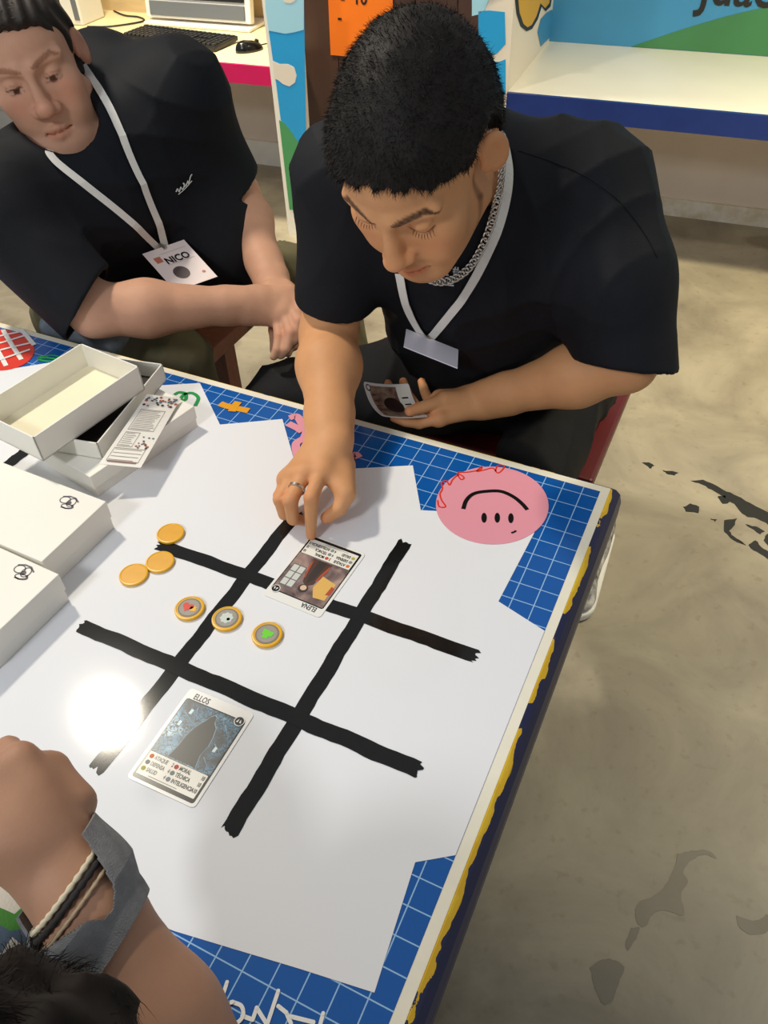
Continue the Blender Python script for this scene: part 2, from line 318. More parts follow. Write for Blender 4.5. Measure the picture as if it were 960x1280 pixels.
# ================================================================== table with printed top
TX0, TY0 = -1.95, -.93
tbl = thing('game_table', 'table with blue grid print, white board area and worn navy edges', 'table', (-.97, -.56, 0))
def worn_edge():
    m = M('worn_edge_paint', '#1d2350', rough=.4); nt = m.node_tree; N = nt.nodes; L = nt.links; b = N['Principled BSDF']
    tc = N.new('ShaderNodeTexCoord'); sp = N.new('ShaderNodeSeparateXYZ'); L.new(tc.outputs['Object'], sp.inputs[0])
    mp = N.new('ShaderNodeMapping'); mp.inputs['Scale'].default_value = (9, 9, 40); L.new(tc.outputs['Object'], mp.inputs[0])
    n = N.new('ShaderNodeTexNoise'); n.inputs['Scale'].default_value = 1.6; n.inputs['Detail'].default_value = 6; L.new(mp.outputs[0], n.inputs['Vector'])
    zr = N.new('ShaderNodeMapRange'); zr.inputs[1].default_value = HT-.0095; zr.inputs[2].default_value = HT-.0015; L.new(sp.outputs['Z'], zr.inputs[0])
    ad = N.new('ShaderNodeMath'); ad.operation = 'MULTIPLY_ADD'; ad.inputs[1].default_value = .46; L.new(zr.outputs[0], ad.inputs[0]); L.new(n.outputs['Fac'], ad.inputs[2])
    r = N.new('ShaderNodeValToRGB'); e = r.color_ramp.elements; e[0].position = .0; e[0].color = lin('#1b2048'); e[1].position = .86; e[1].color = lin('#1b2048')
    for p, c in ((.87, '#e0b21c'), (.99, '#e8c02a'),):
        x = e.new(min(1, p)); x.color = lin(c)
    r.color_ramp.interpolation = 'CONSTANT'
    L.new(ad.outputs[0], r.inputs[0]); L.new(r.outputs[0], b.inputs['Base Color'])
    return m
edge = worn_edge()
def ring_solid(levels):                         # stacked rectangles: the edge swells outwards below the top
    mb = MB()
    for g, z in levels: mb.v += [(TX0-g, TY0-g, z), (g, TY0-g, z), (g, g*.5, z), (TX0-g, g*.5, z)]
    for i in range(len(levels)-1): mb.f += [(i*4+j, i*4+(j+1) % 4, i*4+4+(j+1) % 4, i*4+4+j) for j in range(4)]
    n = len(levels)*4; mb.f += [(3, 2, 1, 0), (n-4, n-3, n-2, n-1)]; return mb
mk('tabletop', ring_solid([(.010, HT-.062), (.0165, HT-.056), (.0165, HT-.030), (.013, HT-.014), (.006, HT-.004), (.0, HT-.0008)]), edge, tbl)
creamp = M('cream_border', '#f4eeda', rough=.35, var=.05, vscale=30)
mk('border', MB().box((TX0+.002, TY0+.002, HT-.0012), (-.0015, -.0015, HT-.0003)), creamp, tbl)
def grid_mat():
    m = M('blue_grid_print', '#1763b5', rough=.2); nt = m.node_tree; N = nt.nodes; L = nt.links; b = N['Principled BSDF']
    tc = N.new('ShaderNodeTexCoord'); sp = N.new('ShaderNodeSeparateXYZ'); L.new(tc.outputs['Object'], sp.inputs[0])
    outs = []
    for ax, off in (('X', .0378-.97), ('Y', .6125-.56)):
        a = N.new('ShaderNodeMath'); a.operation = 'ADD'; a.inputs[1].default_value = off+20*.02775; L.new(sp.outputs[ax], a.inputs[0])
        d = N.new('ShaderNodeMath'); d.operation = 'DIVIDE'; d.inputs[1].default_value = .02775; L.new(a.outputs[0], d.inputs[0])
        f = N.new('ShaderNodeMath'); f.operation = 'FRACT'; L.new(d.outputs[0], f.inputs[0])
        c = N.new('ShaderNodeMath'); c.operation = 'LESS_THAN'; c.inputs[1].default_value = .045; L.new(f.outputs[0], c.inputs[0]); outs.append(c)
    mx = N.new('ShaderNodeMath'); mx.operation = 'MAXIMUM'; L.new(outs[0].outputs[0], mx.inputs[0]); L.new(outs[1].outputs[0], mx.inputs[1])
    q = N.new('ShaderNodeMix'); q.data_type = 'RGBA'; q.inputs[6].default_value = lin('#0f58a8'); q.inputs[7].default_value = lin('#9cc4e8'); L.new(mx.outputs[0], q.inputs[0]); L.new(q.outputs[2], b.inputs['Base Color'])
    return m
mk('grid_print', MB().box((TX0+.0135, TY0+.0135, HT-.0008), (-.0135, -.0135, HT)), grid_mat(), tbl)
T = lambda u, v, h=0.: onz(u, v, HT)+V3(0, 0, h)
def flat(px, h, th=.0002): return MB().prism(list(reversed([T(u, v, h) for u, v in px])) if _cw(px) else [T(u, v, h) for u, v in px], V3(0, 0, th))
def _cw(px): return sum((b[0]-a[0])*(b[1]+a[1]) for a, b in zip(px, px[1:]+px[:1])) < 0
wht = M('white_board_print', '#edeef1', rough=.075, spec=.36, bump=.012, bscale=28)
L_out = -1.75
px_back = [(22,460),(90,449),(200,482),(250,479),(275,531),(320,527),(353,524),(369,580),(400,590),(442,586),(516,582),(526,638),(546,639),(668,666),(623,752),(681,789)]
wp = [V3(L_out, -.10, HT)]+[T(*q) for q in [(0,462)]+px_back]+[V3(-.0137, T(681,789)[1], HT), V3(-.0137, T(569,1069)[1], HT)]+[T(*q) for q in [(519,1078),(468,1241),(374,1211),(218,1164)]]
wp += [V3(-.62, -.79, HT), V3(L_out, -.84, HT)]
wp = [p+V3(0, 0, .0002) for p in wp]
white = mk('white_print', MB().prism(list(reversed(wp)), V3(0, 0, .0003)), wht, tbl)
TOPZ = .0006
# hand painted strokes of the noughts-and-crosses board
paint = M('black_board_paint', '#1c1c1b', rough=.10, var=.15, vscale=60, spec=.36)
def stroke(a, b, w=.0195, seed=0):
    rg = random.Random(seed); A, B = T(*a), T(*b); d = nrm(B-A); s = V3(-d[1], d[0], 0); n = 46; le, ri = [], []
    for i in range(n+1):
        c = A+(B-A)*i/n
        wob = .0006*math.sin(i*.8+seed)
        le.append(c+s*(w/2+rg.uniform(-.0005, .0005)+wob)); ri.append(c-s*(w/2+rg.uniform(-.0005, .0005)-wob))
    ea = [B+s*w*x/2+d*rg.uniform(-.004, .005) for x in (.7, .45, .2, -.1, -.35, -.6, -.8)]
    eb = [A-s*w*x/2-d*rg.uniform(-.004, .005) for x in (.7, .45, .2, -.1, -.35, -.6, -.8)]
    pts = [p+V3(0, 0, TOPZ+.00012*seed) for p in le+ea+list(reversed(ri))+eb]
    return MB().prism(list(reversed(pts)), V3(0, 0, .0002))
for i, (a, b) in enumerate([((372,640),(121,962)), ((506,678),(287,1040)), ((198,681),(595,821)), ((102,783),(523,963)), ((47,553),(-30,612))]):
    mk('painted_line', stroke(a, b, seed=i), paint, tbl)
# stickers printed in the blue margin
pink = M('pink_print', '#e99cab', rough=.22); redp = M('red_print', '#e2361f', rough=.3); white2 = M('white_print_ink', '#f1f0ec', rough=.3); grnp = M('green_print', '#1f9a4a', rough=.3); yelp = M('orange_print', '#eaa21c', rough=.3); inkp = M('ink_print', '#141414', rough=.25)
c0 = T(615, 630); ex, ey = T(686,633)-T(545,631), T(615,583)-T(615,680)
fc = mk('pink_face', MB().prism([c0+ex*.5*math.cos(a)+ey*.5*math.sin(a)+V3(0,0,.0008) for a in np.linspace(0, 2*math.pi, 64, endpoint=False)], V3(0, 0, .0002)), pink, tbl)
def line_on(px, w, h=.0012, mb=None): return (mb or MB()).ribbon([T(u, v, h) for u, v in smoothpath([np.array(q, float) for q in px], 6)], w, (0, 0, 1), .0002)
mk('smile', line_on([(579,637),(583,626),(592,618),(607,615),(626,615),(642,622),(653,631),(659,638)], .006), inkp, fc)
for u, v in ((605, 648), (621.5, 648), (638.5, 648.5)): mk('eye', MB().prism([T(u+3.4*math.cos(a), v+6.2*math.sin(a), .0012) for a in np.linspace(2*math.pi, 0, 20, endpoint=False)], V3(0, 0, .0002)), inkp, fc)
mk('tick', line_on([(639,667),(643,665.5),(645,664)], .003), inkp, fc)
mk('red_scribble', line_on([(547,626),(549,634),(557,634),(552,626),(550,618),(553,612),(552,604),(558,602),(562,607),(566,600),(574,594),(580,598),(576,600),(572,592),(584,591),(600,588),(602,584),(596,590),(606,588),(616,586),(622,592),(628,588),(630,583),(622,583),(619,590)], .0022), redp, fc)
# red brick ball
bc = T(-4, 437); bx, by = T(43,437)-T(-51,437), T(-4,411)-T(-4,463)
ball = mk('brick_ball', MB().prism([bc+bx*.5*math.cos(a)+by*.5*math.sin(a)+V3(0,0,.0008) for a in np.linspace(0, 2*math.pi, 48, endpoint=False)], V3(0, 0, .0002)), redp, tbl)
for i, px in enumerate(([(4,413),(14,430),(27,450)], [(-14,412),(-6,432),(8,458)], [(26,412),(33,420),(43,432)])): mk('joint', line_on(px, .008, .0012+i*.00015), white2, ball)
for i, px in enumerate(([(-45,432),(0,421),(24,416)], [(-48,443),(0,430),(36,419)], [(-45,454),(0,439),(42,429)], [(-30,461),(3,450),(38,438)])): mk('joint', line_on(px, .005, .0018+i*.00015), white2, ball)
mk('green_squiggle', line_on([(47,448),(55,446),(67,445),(75,448),(68,452),(56,452),(48,449),(60,448),(72,450)], .0045), grnp, tbl)
mk('green_curl', line_on([(218,494),(224,491),(232,493),(232,500),(226,500),(230,494),(240,492),(248,498),(244,508)], .006), grnp, tbl)
mk('black_dot', line_on([(55,461),(58,459)], .005), inkp, tbl)
xm = mk('orange_cross', line_on([(275,505),(283,508),(296,511),(311,514)], .013, .001), yelp, tbl)
mk('orange_cross_bar', line_on([(298,503),(293,509),(290,515)], .013, .0013), yelp, xm)
pk = [[(362,523),(371,521),(378,531),(384,540)], [(384,536),(380,548),(370,556),(373,575)], [(360,530),(372,536),(378,540)], [(368,566),(380,566),(388,560)], [(386,546),(392,556),(386,568)], [(436,575),(444,569),(449,573)]]
for i, q in enumerate(pk): mk('pink_ribbon_print', line_on(q, .013 if i < 5 else .012, .0010+.0001*i), pink, tbl)
# white line lettering upside-down along the near margin
let = [[(253,1235),(271,1239),(268,1246),(258,1243)], [(284,1228),(270,1271)], [(262,1268),(276,1273)],
       [(291,1253),(302,1258),(304,1270),(296,1279),(284,1277),(280,1266),(284,1256),(291,1253)], [(303,1270),(316,1275),(321,1260),(334,1281),(348,1239)],
       [(348,1258),(358,1266),(364,1280)], [(364,1271),(392,1278)], [(404,1267),(400,1282)]]
for q in let:
    mb = MB(); qq = [T(u, v, .0006) for u, v in (smoothpath([np.array(a, float) for a in q], 5) if len(q) > 6 else q)]
    for i_, (a_, b_) in enumerate(zip(qq[:-1], qq[1:])): mb.ribbon([a_+V3(0, 0, i_*.00003), b_+V3(0, 0, i_*.00003)], .0034, (0, 0, 1), .0002)
    for i_, a_ in enumerate(qq): mb.disc(a_+V3(0, 0, .0004+i_*.00002), .0017, .0001, 12)
    mk('letter_stroke', mb, white2, tbl)
# legs
lm = M('navy_leg_paint', '#1b2048', rough=.5)
for x in (TX0+.08, -.08):
    for y in (TY0+.08, -.08): mk('leg', MB().box((x-.03, y-.03, 0), (x+.03, y+.03, HT-.05)), lm, tbl)
mk('apron', MB().box((TX0+.06, TY0+.06, HT-.11), (-.06, -.06, HT-.05)), lm, tbl)

# ================================================================== boxes of the card game
card_w = M('white_card_box', '#f1eee4', rough=.5, var=.03, vscale=4); card_in = M('cream_box_lining', '#efe6c8', rough=.55); darkin = M('dark_box_lining', '#2c2521', rough=.6)
def frame2(c, deg, z): a = math.radians(deg); ex = V3(math.cos(a), math.sin(a), 0); ey = V3(-math.sin(a), math.cos(a), 0); o = V3(c[0], c[1], z); return lambda x, y, h: o+ex*x+ey*y+V3(0, 0, h)
def closed_box(label, corner, deg, L, W, H, z=HT+.0006):
    f = frame2(corner, deg, z); t = thing('card_game_box', label, 'box', f(-L/2, -W/2, 0), 'white boxes of the card game')
    e = .0015
    mk('base', MB().obox(f, (-L+e, -W+e, 0), (-e, -e, H*.9)), card_w, t, bevel=.0008)
    mk('lid', MB().obox(f, (-L, -W, H*.42), (0, 0, H)), card_w, t, bevel=.001)
    return t, f
def emblem(t, f, x, y, h, deg=0, s=1.0):
    a = math.radians(deg); g = lambda u, v: f(x+s*(u*math.cos(a)-v*math.sin(a)), y+s*(u*math.sin(a)+v*math.cos(a)), h)
    e = lambda cx, cy, rx, ry, n=20: [g(cx+rx*math.cos(k), cy+ry*math.sin(k)) for k in np.linspace(0, 2*math.pi, n)]
    em = MB()
    for p in (e(-.006, .001, .0075, .006), e(.005, -.001, .006, .0075), e(.004, -.009, .009, .004)): em.ribbon(p, .0013*s, (0, 0, 1), .0002)
    em.ribbon([g(-.013, .006), g(-.004, .009), g(.006, .008), g(.014, .002)], .002*s, (0, 0, 1), .0002)
    em.ribbon([g(.010, -.004), g(.011, -.010), g(.004, -.013), g(-.004, -.012)], .0022*s, (0, 0, 1), .0002)
    em.prism([g(.003+.003*math.cos(k), -.003+.0035*math.sin(k)) for k in np.linspace(0, 2*math.pi, 12, endpoint=False)], V3(0, 0, .0002))
    mk('emblem', em, M('emblem_ink', '#4a4452', rough=.5), t)
B_h = .05
tB, fB = closed_box('closed white card box with emblem, nearer the stacked open trays', onz(133,627,HT+B_h)[:2], -1.5, .232, .121, B_h)
emblem(tB, fB, -.0465, -.022, B_h+.0002, 8)
tA, fA = closed_box('closed white card box with emblem, farther from the stacked open trays', onz(74,718,HT+B_h)[:2], -2.6, .232, .128, B_h)
emblem(tA, fA, -.044, -.016, B_h+.0002, 8)
D_h = .04
tD, fD = closed_box('shallow white box lying under the printed rules leaflet', onz(243,508,HT+D_h)[:2], -11.5, .13, .202, D_h)
def tray(label, corner_px, zrim, deg, L, W, H, inner, th=.002, tilt=0.):
    c = onz(*corner_px, zrim); a = math.radians(deg); tl = math.radians(tilt)
    ex = V3(math.cos(a)*math.cos(tl), math.sin(a)*math.cos(tl), math.sin(tl)); ey = V3(-math.sin(a), math.cos(a), 0); ez = np.cross(ex, ey)
    f = lambda x, y, h: c+ex*x+ey*y+ez*h
    t = thing('open_box_tray', label, 'box', f(-L/2, -W/2, -H))
    mk('bottom', MB().obox(f, (-L, -W, -H), (0, 0, -H+.002)), card_w, t)
    for nm, lo, hi in (('wall', (-L, -W, -H), (-L+th, 0, 0)), ('wall', (-th, -W, -H), (0, 0, 0)), ('wall', (-L, -W, -H), (0, -W+th, 0)), ('wall', (-L, -th, -H), (0, 0, 0))):
        mk(nm, MB().obox(f, lo, hi), card_w, t)
    mk('lining', MB().obox(f, (-L+th, -W+th, -H+.002), (-th, -th, -H+.003)), inner, t)
    return t
tray('open white box tray with dark bottom under the larger cream tray', (203,455), HT+.0404+.030, 10, .125, .205, .030, darkin)
tray('open white tray with cream inside lying on top of the box pile', (173,458), HT+.1120, -7.5, .125, .197, .042, card_in)
# printed rules leaflet draped over the shallow box
lf = thing('rules_leaflet', 'narrow printed rules leaflet lying on shallow white box', 'leaflet', onz(175,540,HT+D_h+.001))
q = [onz(u, v, HT+D_h+k_) for u, v, k_ in ((184,493,.0295),(226,498,.006),(176,585,.0012),(124,580,.010))]
O, eu, ev = q[3], q[2]-q[3], q[0]-q[3]
def lfp(u, v, h=0): # slight curl at both ends
    return O+eu*u+ev*v+(q[0]-q[3]-q[1]+q[2])*0+(q[1]-q[0]-q[2]+q[3])*u*v+V3(0, 0, h)
def lgrid(u0, u1, v0, v1, h, n=10, mb=None):
    vs_ = [lfp(u, v0+(v1-v0)*i/n, h+k) for i in range(n+1) for u in (u0, u1) for k in (0,)]
    return (mb or MB()).add(vs_, [(2*i, 2*i+1, 2*i+3, 2*i+2) for i in range(n)])
sheet = MB(); 
n = 14; top = [lfp(u, i/n, .0006) for i in range(n+1) for u in (0, 1)]; bot = [lfp(u, i/n, 0) for i in range(n+1) for u in (0, 1)]
sheet.add(top+bot, [(2*i, 2*i+1, 2*i+3, 2*i+2) for i in range(n)]+[(30+2*i, 30+2*i+2, 30+2*i+3, 30+2*i+1) for i in range(n)]+[(2*i, 2*i+2, 30+2*i+2, 30+2*i) for i in range(n)]+[(2*i+1, 30+2*i+1, 30+2*i+3, 2*i+3) for i in range(n)]+[(0, 30, 31, 1), (28, 29, 59, 58)])
lb = mk('sheet', sheet, M('leaflet_paper', '#f3efe6', rough=.5), lf)
gtext = M('grey_print', '#8a8378', rough=.6); picd = M('dark_print', '#3a332f', rough=.6); picr = M('rust_print', '#a8583c', rough=.6); picb = M('slate_print', '#5d7384', rough=.6)
lines = MB()
for v0, v1, u0, u1, k in ((.50, .76, .12, .80, 12), (.27, .43, .12, .50, 7), (.07, .21, .10, .88, 4)):
    for i in range(k):
        v = v0+(v1-v0)*i/(k-1); lgrid(u0+.04, u1-.04-random.uniform(0, .12), v-.003, v+.003, .0010, 1, lines)
    for a, b, c, d in ((u0, u1, v0-.02, v0-.014), (u0, u1, v1+.014, v1+.02), (u0, u0+.01, v0-.02, v1+.02), (u1-.01, u1, v0-.02, v1+.02)): lgrid(a, b, c, d, .0010, 2, lines)
mk('text_lines', lines, gtext, lb)
lgrid_bar = lgrid(.14, .84, .035, .06, .0010, 1); mk('text_bar', lgrid_bar, M('mauve_print', '#8f6a63', rough=.6), lb)
pics = {picd: MB(), picr: MB(), picb: MB()}; rg = random.Random(3)
for (u0, u1, v0, v1, k) in ((.03, .97, .83, .98, 34), (.56, .90, .23, .40, 14)):
    for i in range(k):
        m_ = [picd, picb, picr][(i*7+i//3) % 3]; u = rg.uniform(u0, u1); v = rg.uniform(v0, v1); r = rg.uniform(.03, .06)
        pics[m_].add([lfp(u+r*math.cos(a)*rg.uniform(.6, 1), v+r*.33*math.sin(a)*rg.uniform(.6, 1), .0011+i*.00001) for a in np.linspace(0, 2*math.pi, 7, endpoint=False)], [tuple(range(7))])
for m_, b_ in pics.items(): mk('pictures', b_, m_, lb, kind='stuff')
# ================================================================== tokens
gold = M('gold_yellow_plastic', '#eeb41c', rough=.35, var=.06, vscale=40); goldin = M('deeper_gold_plastic', '#e6a616', rough=.4, var=.08, vscale=60); tgrey = M('token_grey', '#9b948a', rough=.45, var=.1, vscale=60)
def lathe(prof, c, n=48):
    vs_ = [(c[0]+r*math.cos(2*math.pi*i/n), c[1]+r*math.sin(2*math.pi*i/n), c[2]+z) for r, z in prof for i in range(n)]; k = len(prof)
    fs = [(j*n+i, j*n+(i+1) % n, (j+1)*n+(i+1) % n, (j+1)*n+i) for j in range(k-1) for i in range(n)]+[tuple(reversed(range(n))), tuple((k-1)*n+i for i in range(n))]
    return vs_, fs
def token(px, label, icon=None):
    c = onz(px[0], px[1], HT+.004); c[2] = HT+.0008; r = .0188
    t = thing('game_token', label, 'token', c, 'round game tokens on the board')
    mk('disc', lathe([(r-.0012, 0), (r, .0008), (r, .0034), (r-.0007, .0042), (r-.0021, .0044), (r-.0028, .0037)], c), gold, t)
    mk('face', lathe([(r-.0026, .003), (r-.0027, .00385)], c), goldin if icon is None else gold, t)
    if icon: 
        mk('face_ring', lathe([(r-.004, .0036), (r-.004, .0041)], c), M('token_dark_ring', '#7d7263', rough=.5), t); mk('face_print', lathe([(r-.0062, .0039), (r-.0062, .0043)], c), tgrey, t)
        for nm, pts, m_ in icon: mk(nm, MB().prism([c+V3(x, y, .0043) for x, y in pts], V3(0, 0, .0003)), m_, t)
    return t
token((213,666.5), 'plain golden token touching the end of the black painted line')
token((200,702), 'plain golden token lying between two other plain tokens')
token((167,718), 'plain golden token farthest from the black painted line end')
heart = [(.0005+.0052*s*(16*math.sin(a)**3)/16-.003, .0052*s*(13*math.cos(a)-5*math.cos(2*a)-2*math.cos(3*a)-math.cos(4*a))/16) for s in (1.45,) for a in np.linspace(2*math.pi, 0, 30, endpoint=False)]
flame = [(.001,.002),(.004,.003),(.006,.006),(.0068,.003),(.0095,.005),(.0085,.0005),(.011,-.0005),(.0085,-.003),(.004,-.004),(.0015,-.003)]
hr = M('heart_red', '#d8321c', rough=.45); fy = M('flame_yellow', '#f3b41a', rough=.45); tg = M('token_green', '#63d411', rough=.45); tw = M('token_pale', '#c9d2c8', rough=.45)
token((237,760), 'golden token with red flaming heart on grey face', [('heart', heart, hr), ('flame', list(reversed(flame)), fy)])
ring_ = [(.008*math.cos(a), .008*math.sin(a)) for a in np.linspace(0, 2*math.pi, 24, endpoint=False)]
gear = [((.0088 if k % 2 else .0072)*math.cos(a), (.0088 if k % 2 else .0072)*math.sin(a)) for k, a in enumerate(np.linspace(0, 2*math.pi, 16, endpoint=False))]
inner = [(.003+.0022*math.cos(a), -.001+.0022*math.sin(a)) for a in np.linspace(0, 2*math.pi, 12, endpoint=False)]
token((283.5,773), 'golden token with pale gear head on grey face', [('gear_head', gear, tw), ('cog', [(x, y) for x, y in inner], M('token_dark', '#4c5a55', rough=.5))])
leafp = [((.0062+.0013*math.cos(3*a)+.0008*math.sin(7*a))*math.cos(a+.4)*1.1, (.0062+.0013*math.cos(3*a)+.0008*math.sin(7*a))*math.sin(a+.4)) for a in np.linspace(0, 2*math.pi, 40, endpoint=False)]
token((334,793), 'golden token with bright green clover shape on grey face', [('clover', leafp, tg)])
# ================================================================== playing cards
CW, CH = .0852, .1195
cardw = M('card_stock_white', '#f2f0ea', rough=.22); cardk = M('card_black', '#191817', rough=.22); cardp = M('card_panel', '#f0ede2', rough=.35)
def art_ellos():
    m = M('card_art_forest', '#16222b', rough=.3); nt = m.node_tree; N = nt.nodes; L = nt.links; b = N['Principled BSDF']
    tc = N.new('ShaderNodeTexCoord')
    n = N.new('ShaderNodeTexNoise'); n.inputs['Scale'].default_value = 22; n.inputs['Detail'].default_value = 3; n.inputs['Distortion'].default_value = 1.0; L.new(tc.outputs['Object'], n.inputs['Vector'])
    r = N.new('ShaderNodeValToRGB'); e = r.color_ramp.elements; e[0].position = .36; e[0].color = lin('#10202b'); e[1].position = .72; e[1].color = lin('#cdeaf4'); x = e.new(.54); x.color = lin('#3f82a6')
    L.new(n.outputs['Fac'], r.inputs[0])
    v = N.new('ShaderNodeTexVoronoi'); v.feature = 'DISTANCE_TO_EDGE'; v.inputs['Scale'].default_value = 120
    dn = N.new('ShaderNodeTexNoise'); dn.inputs['Scale'].default_value = 90; L.new(tc.outputs['Object'], dn.inputs['Vector'])
    dm = N.new('ShaderNodeMix'); dm.data_type = 'VECTOR'; dm.inputs[0].default_value = .03; L.new(tc.outputs['Object'], dm.inputs[4]); L.new(dn.outputs['Color'], dm.inputs[5]); L.new(dm.outputs[1], v.inputs['Vector'])
    c = N.new('ShaderNodeMath'); c.operation = 'GREATER_THAN'; c.inputs[1].default_value = .07; L.new(v.outputs['Distance'], c.inputs[0])
    mx = N.new('ShaderNodeMix'); mx.data_type = 'RGBA'; mx.inputs[6].default_value = lin('#12181c'); L.new(c.outputs[0], mx.inputs[0]); L.new(r.outputs[0], mx.inputs[7]); L.new(mx.outputs[2], b.inputs['Base Color'])
    return m
def art_elena():
    m = M('card_art_room', '#7d6862', rough=.3); nt = m.node_tree; N = nt.nodes; L = nt.links; b = N['Principled BSDF']
    tc = N.new('ShaderNodeTexCoord'); n = N.new('ShaderNodeTexNoise'); n.inputs['Scale'].default_value = 45; n.inputs['Detail'].default_value = 5; n.inputs['Distortion'].default_value = .8; L.new(tc.outputs['Object'], n.inputs['Vector'])
    r = N.new('ShaderNodeValToRGB'); e = r.color_ramp.elements; e[0].position = .3; e[0].color = lin('#4b3a3a'); e[1].position = .7; e[1].color = lin('#b79a8e'); x = e.new(.5); x.color = lin('#86706c')
    L.new(n.outputs['Fac'], r.inputs[0]); L.new(r.outputs[0], b.inputs['Base Color']); return m
class Card:
    """prints laid on a card through a mapping f(x, y, h); x to the card's right, y to its top"""
    def __init__(s, label, f, loc):
        s.f = f; s.o = None; s.label = label; s.loc = loc
    def rr(s, x0, x1, y0, y1, r, n=5):
        P = []
        for cx, cy, a0 in ((x1-r, y1-r, 0), (x0+r, y1-r, 90), (x0+r, y0+r, 180), (x1-r, y0+r, 270)):
            for k in range(n+1): a = math.radians(a0+90*k/n); P.append((cx+r*math.cos(a), cy+r*math.sin(a)))
        return P
    def slab(s, poly, h0, h1):                 # polygon cut into strips along y so it can bend
        ys = sorted(set([round(p[1], 6) for p in poly]+list(np.linspace(min(p[1] for p in poly), max(p[1] for p in poly), 15))))
        def span(y):
            xs = []
            for a, b in zip(poly, poly[1:]+poly[:1]):
                if (a[1]-y)*(b[1]-y) <= 1e-15:
                    if abs(a[1]-b[1]) < 1e-9: xs += [a[0], b[0]]
                    else: xs.append(a[0]+(b[0]-a[0])*(y-a[1])/(b[1]-a[1]))
            return min(xs), max(xs)
        mb = MB(); rows = []; nx = 9
        for h in (h1, h0):
            for y in ys:
                a, b = span(y); mb.v += [tuple(s.f(a+(b-a)*k/(nx-1), y, h)) for k in range(nx)]
        R_ = len(ys); off = R_*nx
        for j in range(R_-1):
            for k in range(nx-1):
                a = j*nx+k; mb.f.append((a, a+1, a+nx+1, a+nx)); mb.f.append((off+a, off+a+nx, off+a+nx+1, off+a+1))
            mb.f.append((j*nx, (j+1)*nx, off+(j+1)*nx, off+j*nx)); mb.f.append((j*nx+nx-1, off+j*nx+nx-1, off+(j+1)*nx+nx-1, (j+1)*nx+nx-1))
        mb.f.append(tuple([off+k for k in range(nx)]+[k for k in reversed(range(nx))])); e = (R_-1)*nx
        mb.f.append(tuple([e+k for k in range(nx)]+[off+e+k for k in reversed(range(nx))]))
        return mb
    def body(s):
        s.o = mk('playing_card', s.slab(s.rr(-CW/2, CW/2, -CH/2, CH/2, .005), 0, .0006), cardw, loc=s.loc, label=s.label, cat='card'); return s.o
    def part(s, name, poly, h, m_): return mk(name, s.slab(poly, .0004, h), m_, s.o)
    def shape(s, name, poly, h, m_): return mk(name, ([s.f(x, y, h) for x, y in poly], [tuple(range(len(poly)))]), m_, s.o)
    def text(s, name, st, x, y, size, h, m_, bold=.02, xs=.8, align='LEFT', flip=False):
        v, f_ = text_geo(st, size, bold, xs, align); return mk(name, ([s.f(x+a, y+b, h) for a, b in v], f_), m_, s.o)
    def circ(s, x, y, r, n=18): return [(x+r*math.cos(a), y+r*math.sin(a)) for a in np.linspace(0, 2*math.pi, n, endpoint=False)]
def card_face(c, title, art, badge=True, stats=(('ATAQUE','2'),('DEFENSA','4'),('SALUD','4'),('MORAL','10'),('TÉCNICA','10'),('INTELIGENCIA','10'))):
    c.body(); w, h = CW/2, CH/2
    c.part('black_frame', c.rr(-w+.0035, w-.0035, -h+.0035, h-.013, .003), .0008, cardk)
    c.part('art_panel', [(w-.0048, h-.0145), (-w+.0048, h-.0145), (-w+.0048, -h+.036), (w-.0048, -h+.036)], .0010, art)
    c.part('stats_panel', c.rr(-w+.006, w-.006, -h+.008, -h+.0355, .001), .0012, cardp)
    c.text('title', title, -w+.010, h-.0085, .0105, .0008, cardk, .015, .70)
    cols = ('#d8742c', '#8d8d8a', '#b6b04a', '#c8402c', '#7f8a86', '#8b8f98')
    for i, (a, b) in enumerate(stats):
        x = -w+.0105+(i//3)*.0318; y = -h+.0305-(i % 3)*.0075
        c.shape('stat_icon', c.circ(x, y, .0026), .0014, M('icon_'+cols[i][1:], cols[i], rough=.5))
        c.text('stat_name', a, x+.0040, y, .0064, .0014, cardk, .030, .66); c.text('stat_value', b, x+(.0270 if i < 3 else .0335), y, .0064, .0014, cardk, .030, .62, 'CENTER')
    c.shape('fine_print', [(-.022, -h+.0098), (.014, -h+.0098), (.014, -h+.0103), (-.022, -h+.0103)], .0014, M('grey_print', '#8a8378'))
    if badge:
        c.shape('corner_badge', c.circ(w-.0105, h-.0155, .0062), .0015, cardw); c.shape('badge_ink', c.circ(w-.0105, h-.0155, .0052), .0017, cardk)
        for dx in (-.002, .002): c.shape('badge_mark', [(w-.0105+dx-.0012, h-.0175), (w-.0105+dx+.0012, h-.0175), (w-.0105+dx*.6, h-.013)], .0018, cardw)
def table_card(corners, flip, label):
    q = [onz(u, v, HT+.001) for u, v in corners]; c = sum(q)/4; c[2] = HT+.0009
    ex = nrm((q[1]-q[0])+(q[2]-q[3])); ex[2] = 0; ex = nrm(ex)*(-1 if flip else 1); ey = V3(-ex[1], ex[0], 0)
    return Card(label, lambda x, y, h: c+ex*x+ey*y+V3(0, 0, h), c)
c1 = table_card([(237,862),(320,893),(243,1011),(159,968)], False, 'card titled ELLOS with dark hooded figure in blue forest')
card_face(c1, 'ELLOS', art_ellos())
sil = [(-.004,.036),(-.0005,.0395),(.0025,.038),(.004,.031),(.009,.026),(.012,.015),(.013,.004),(.011,-.008),(.014,-.022),(-.020,-.022),(-.017,-.008),(-.016,.006),(-.013,.018),(-.009,.026),(-.006,.031)]
sil = [(x+.004, y+.0) for x, y in sil]
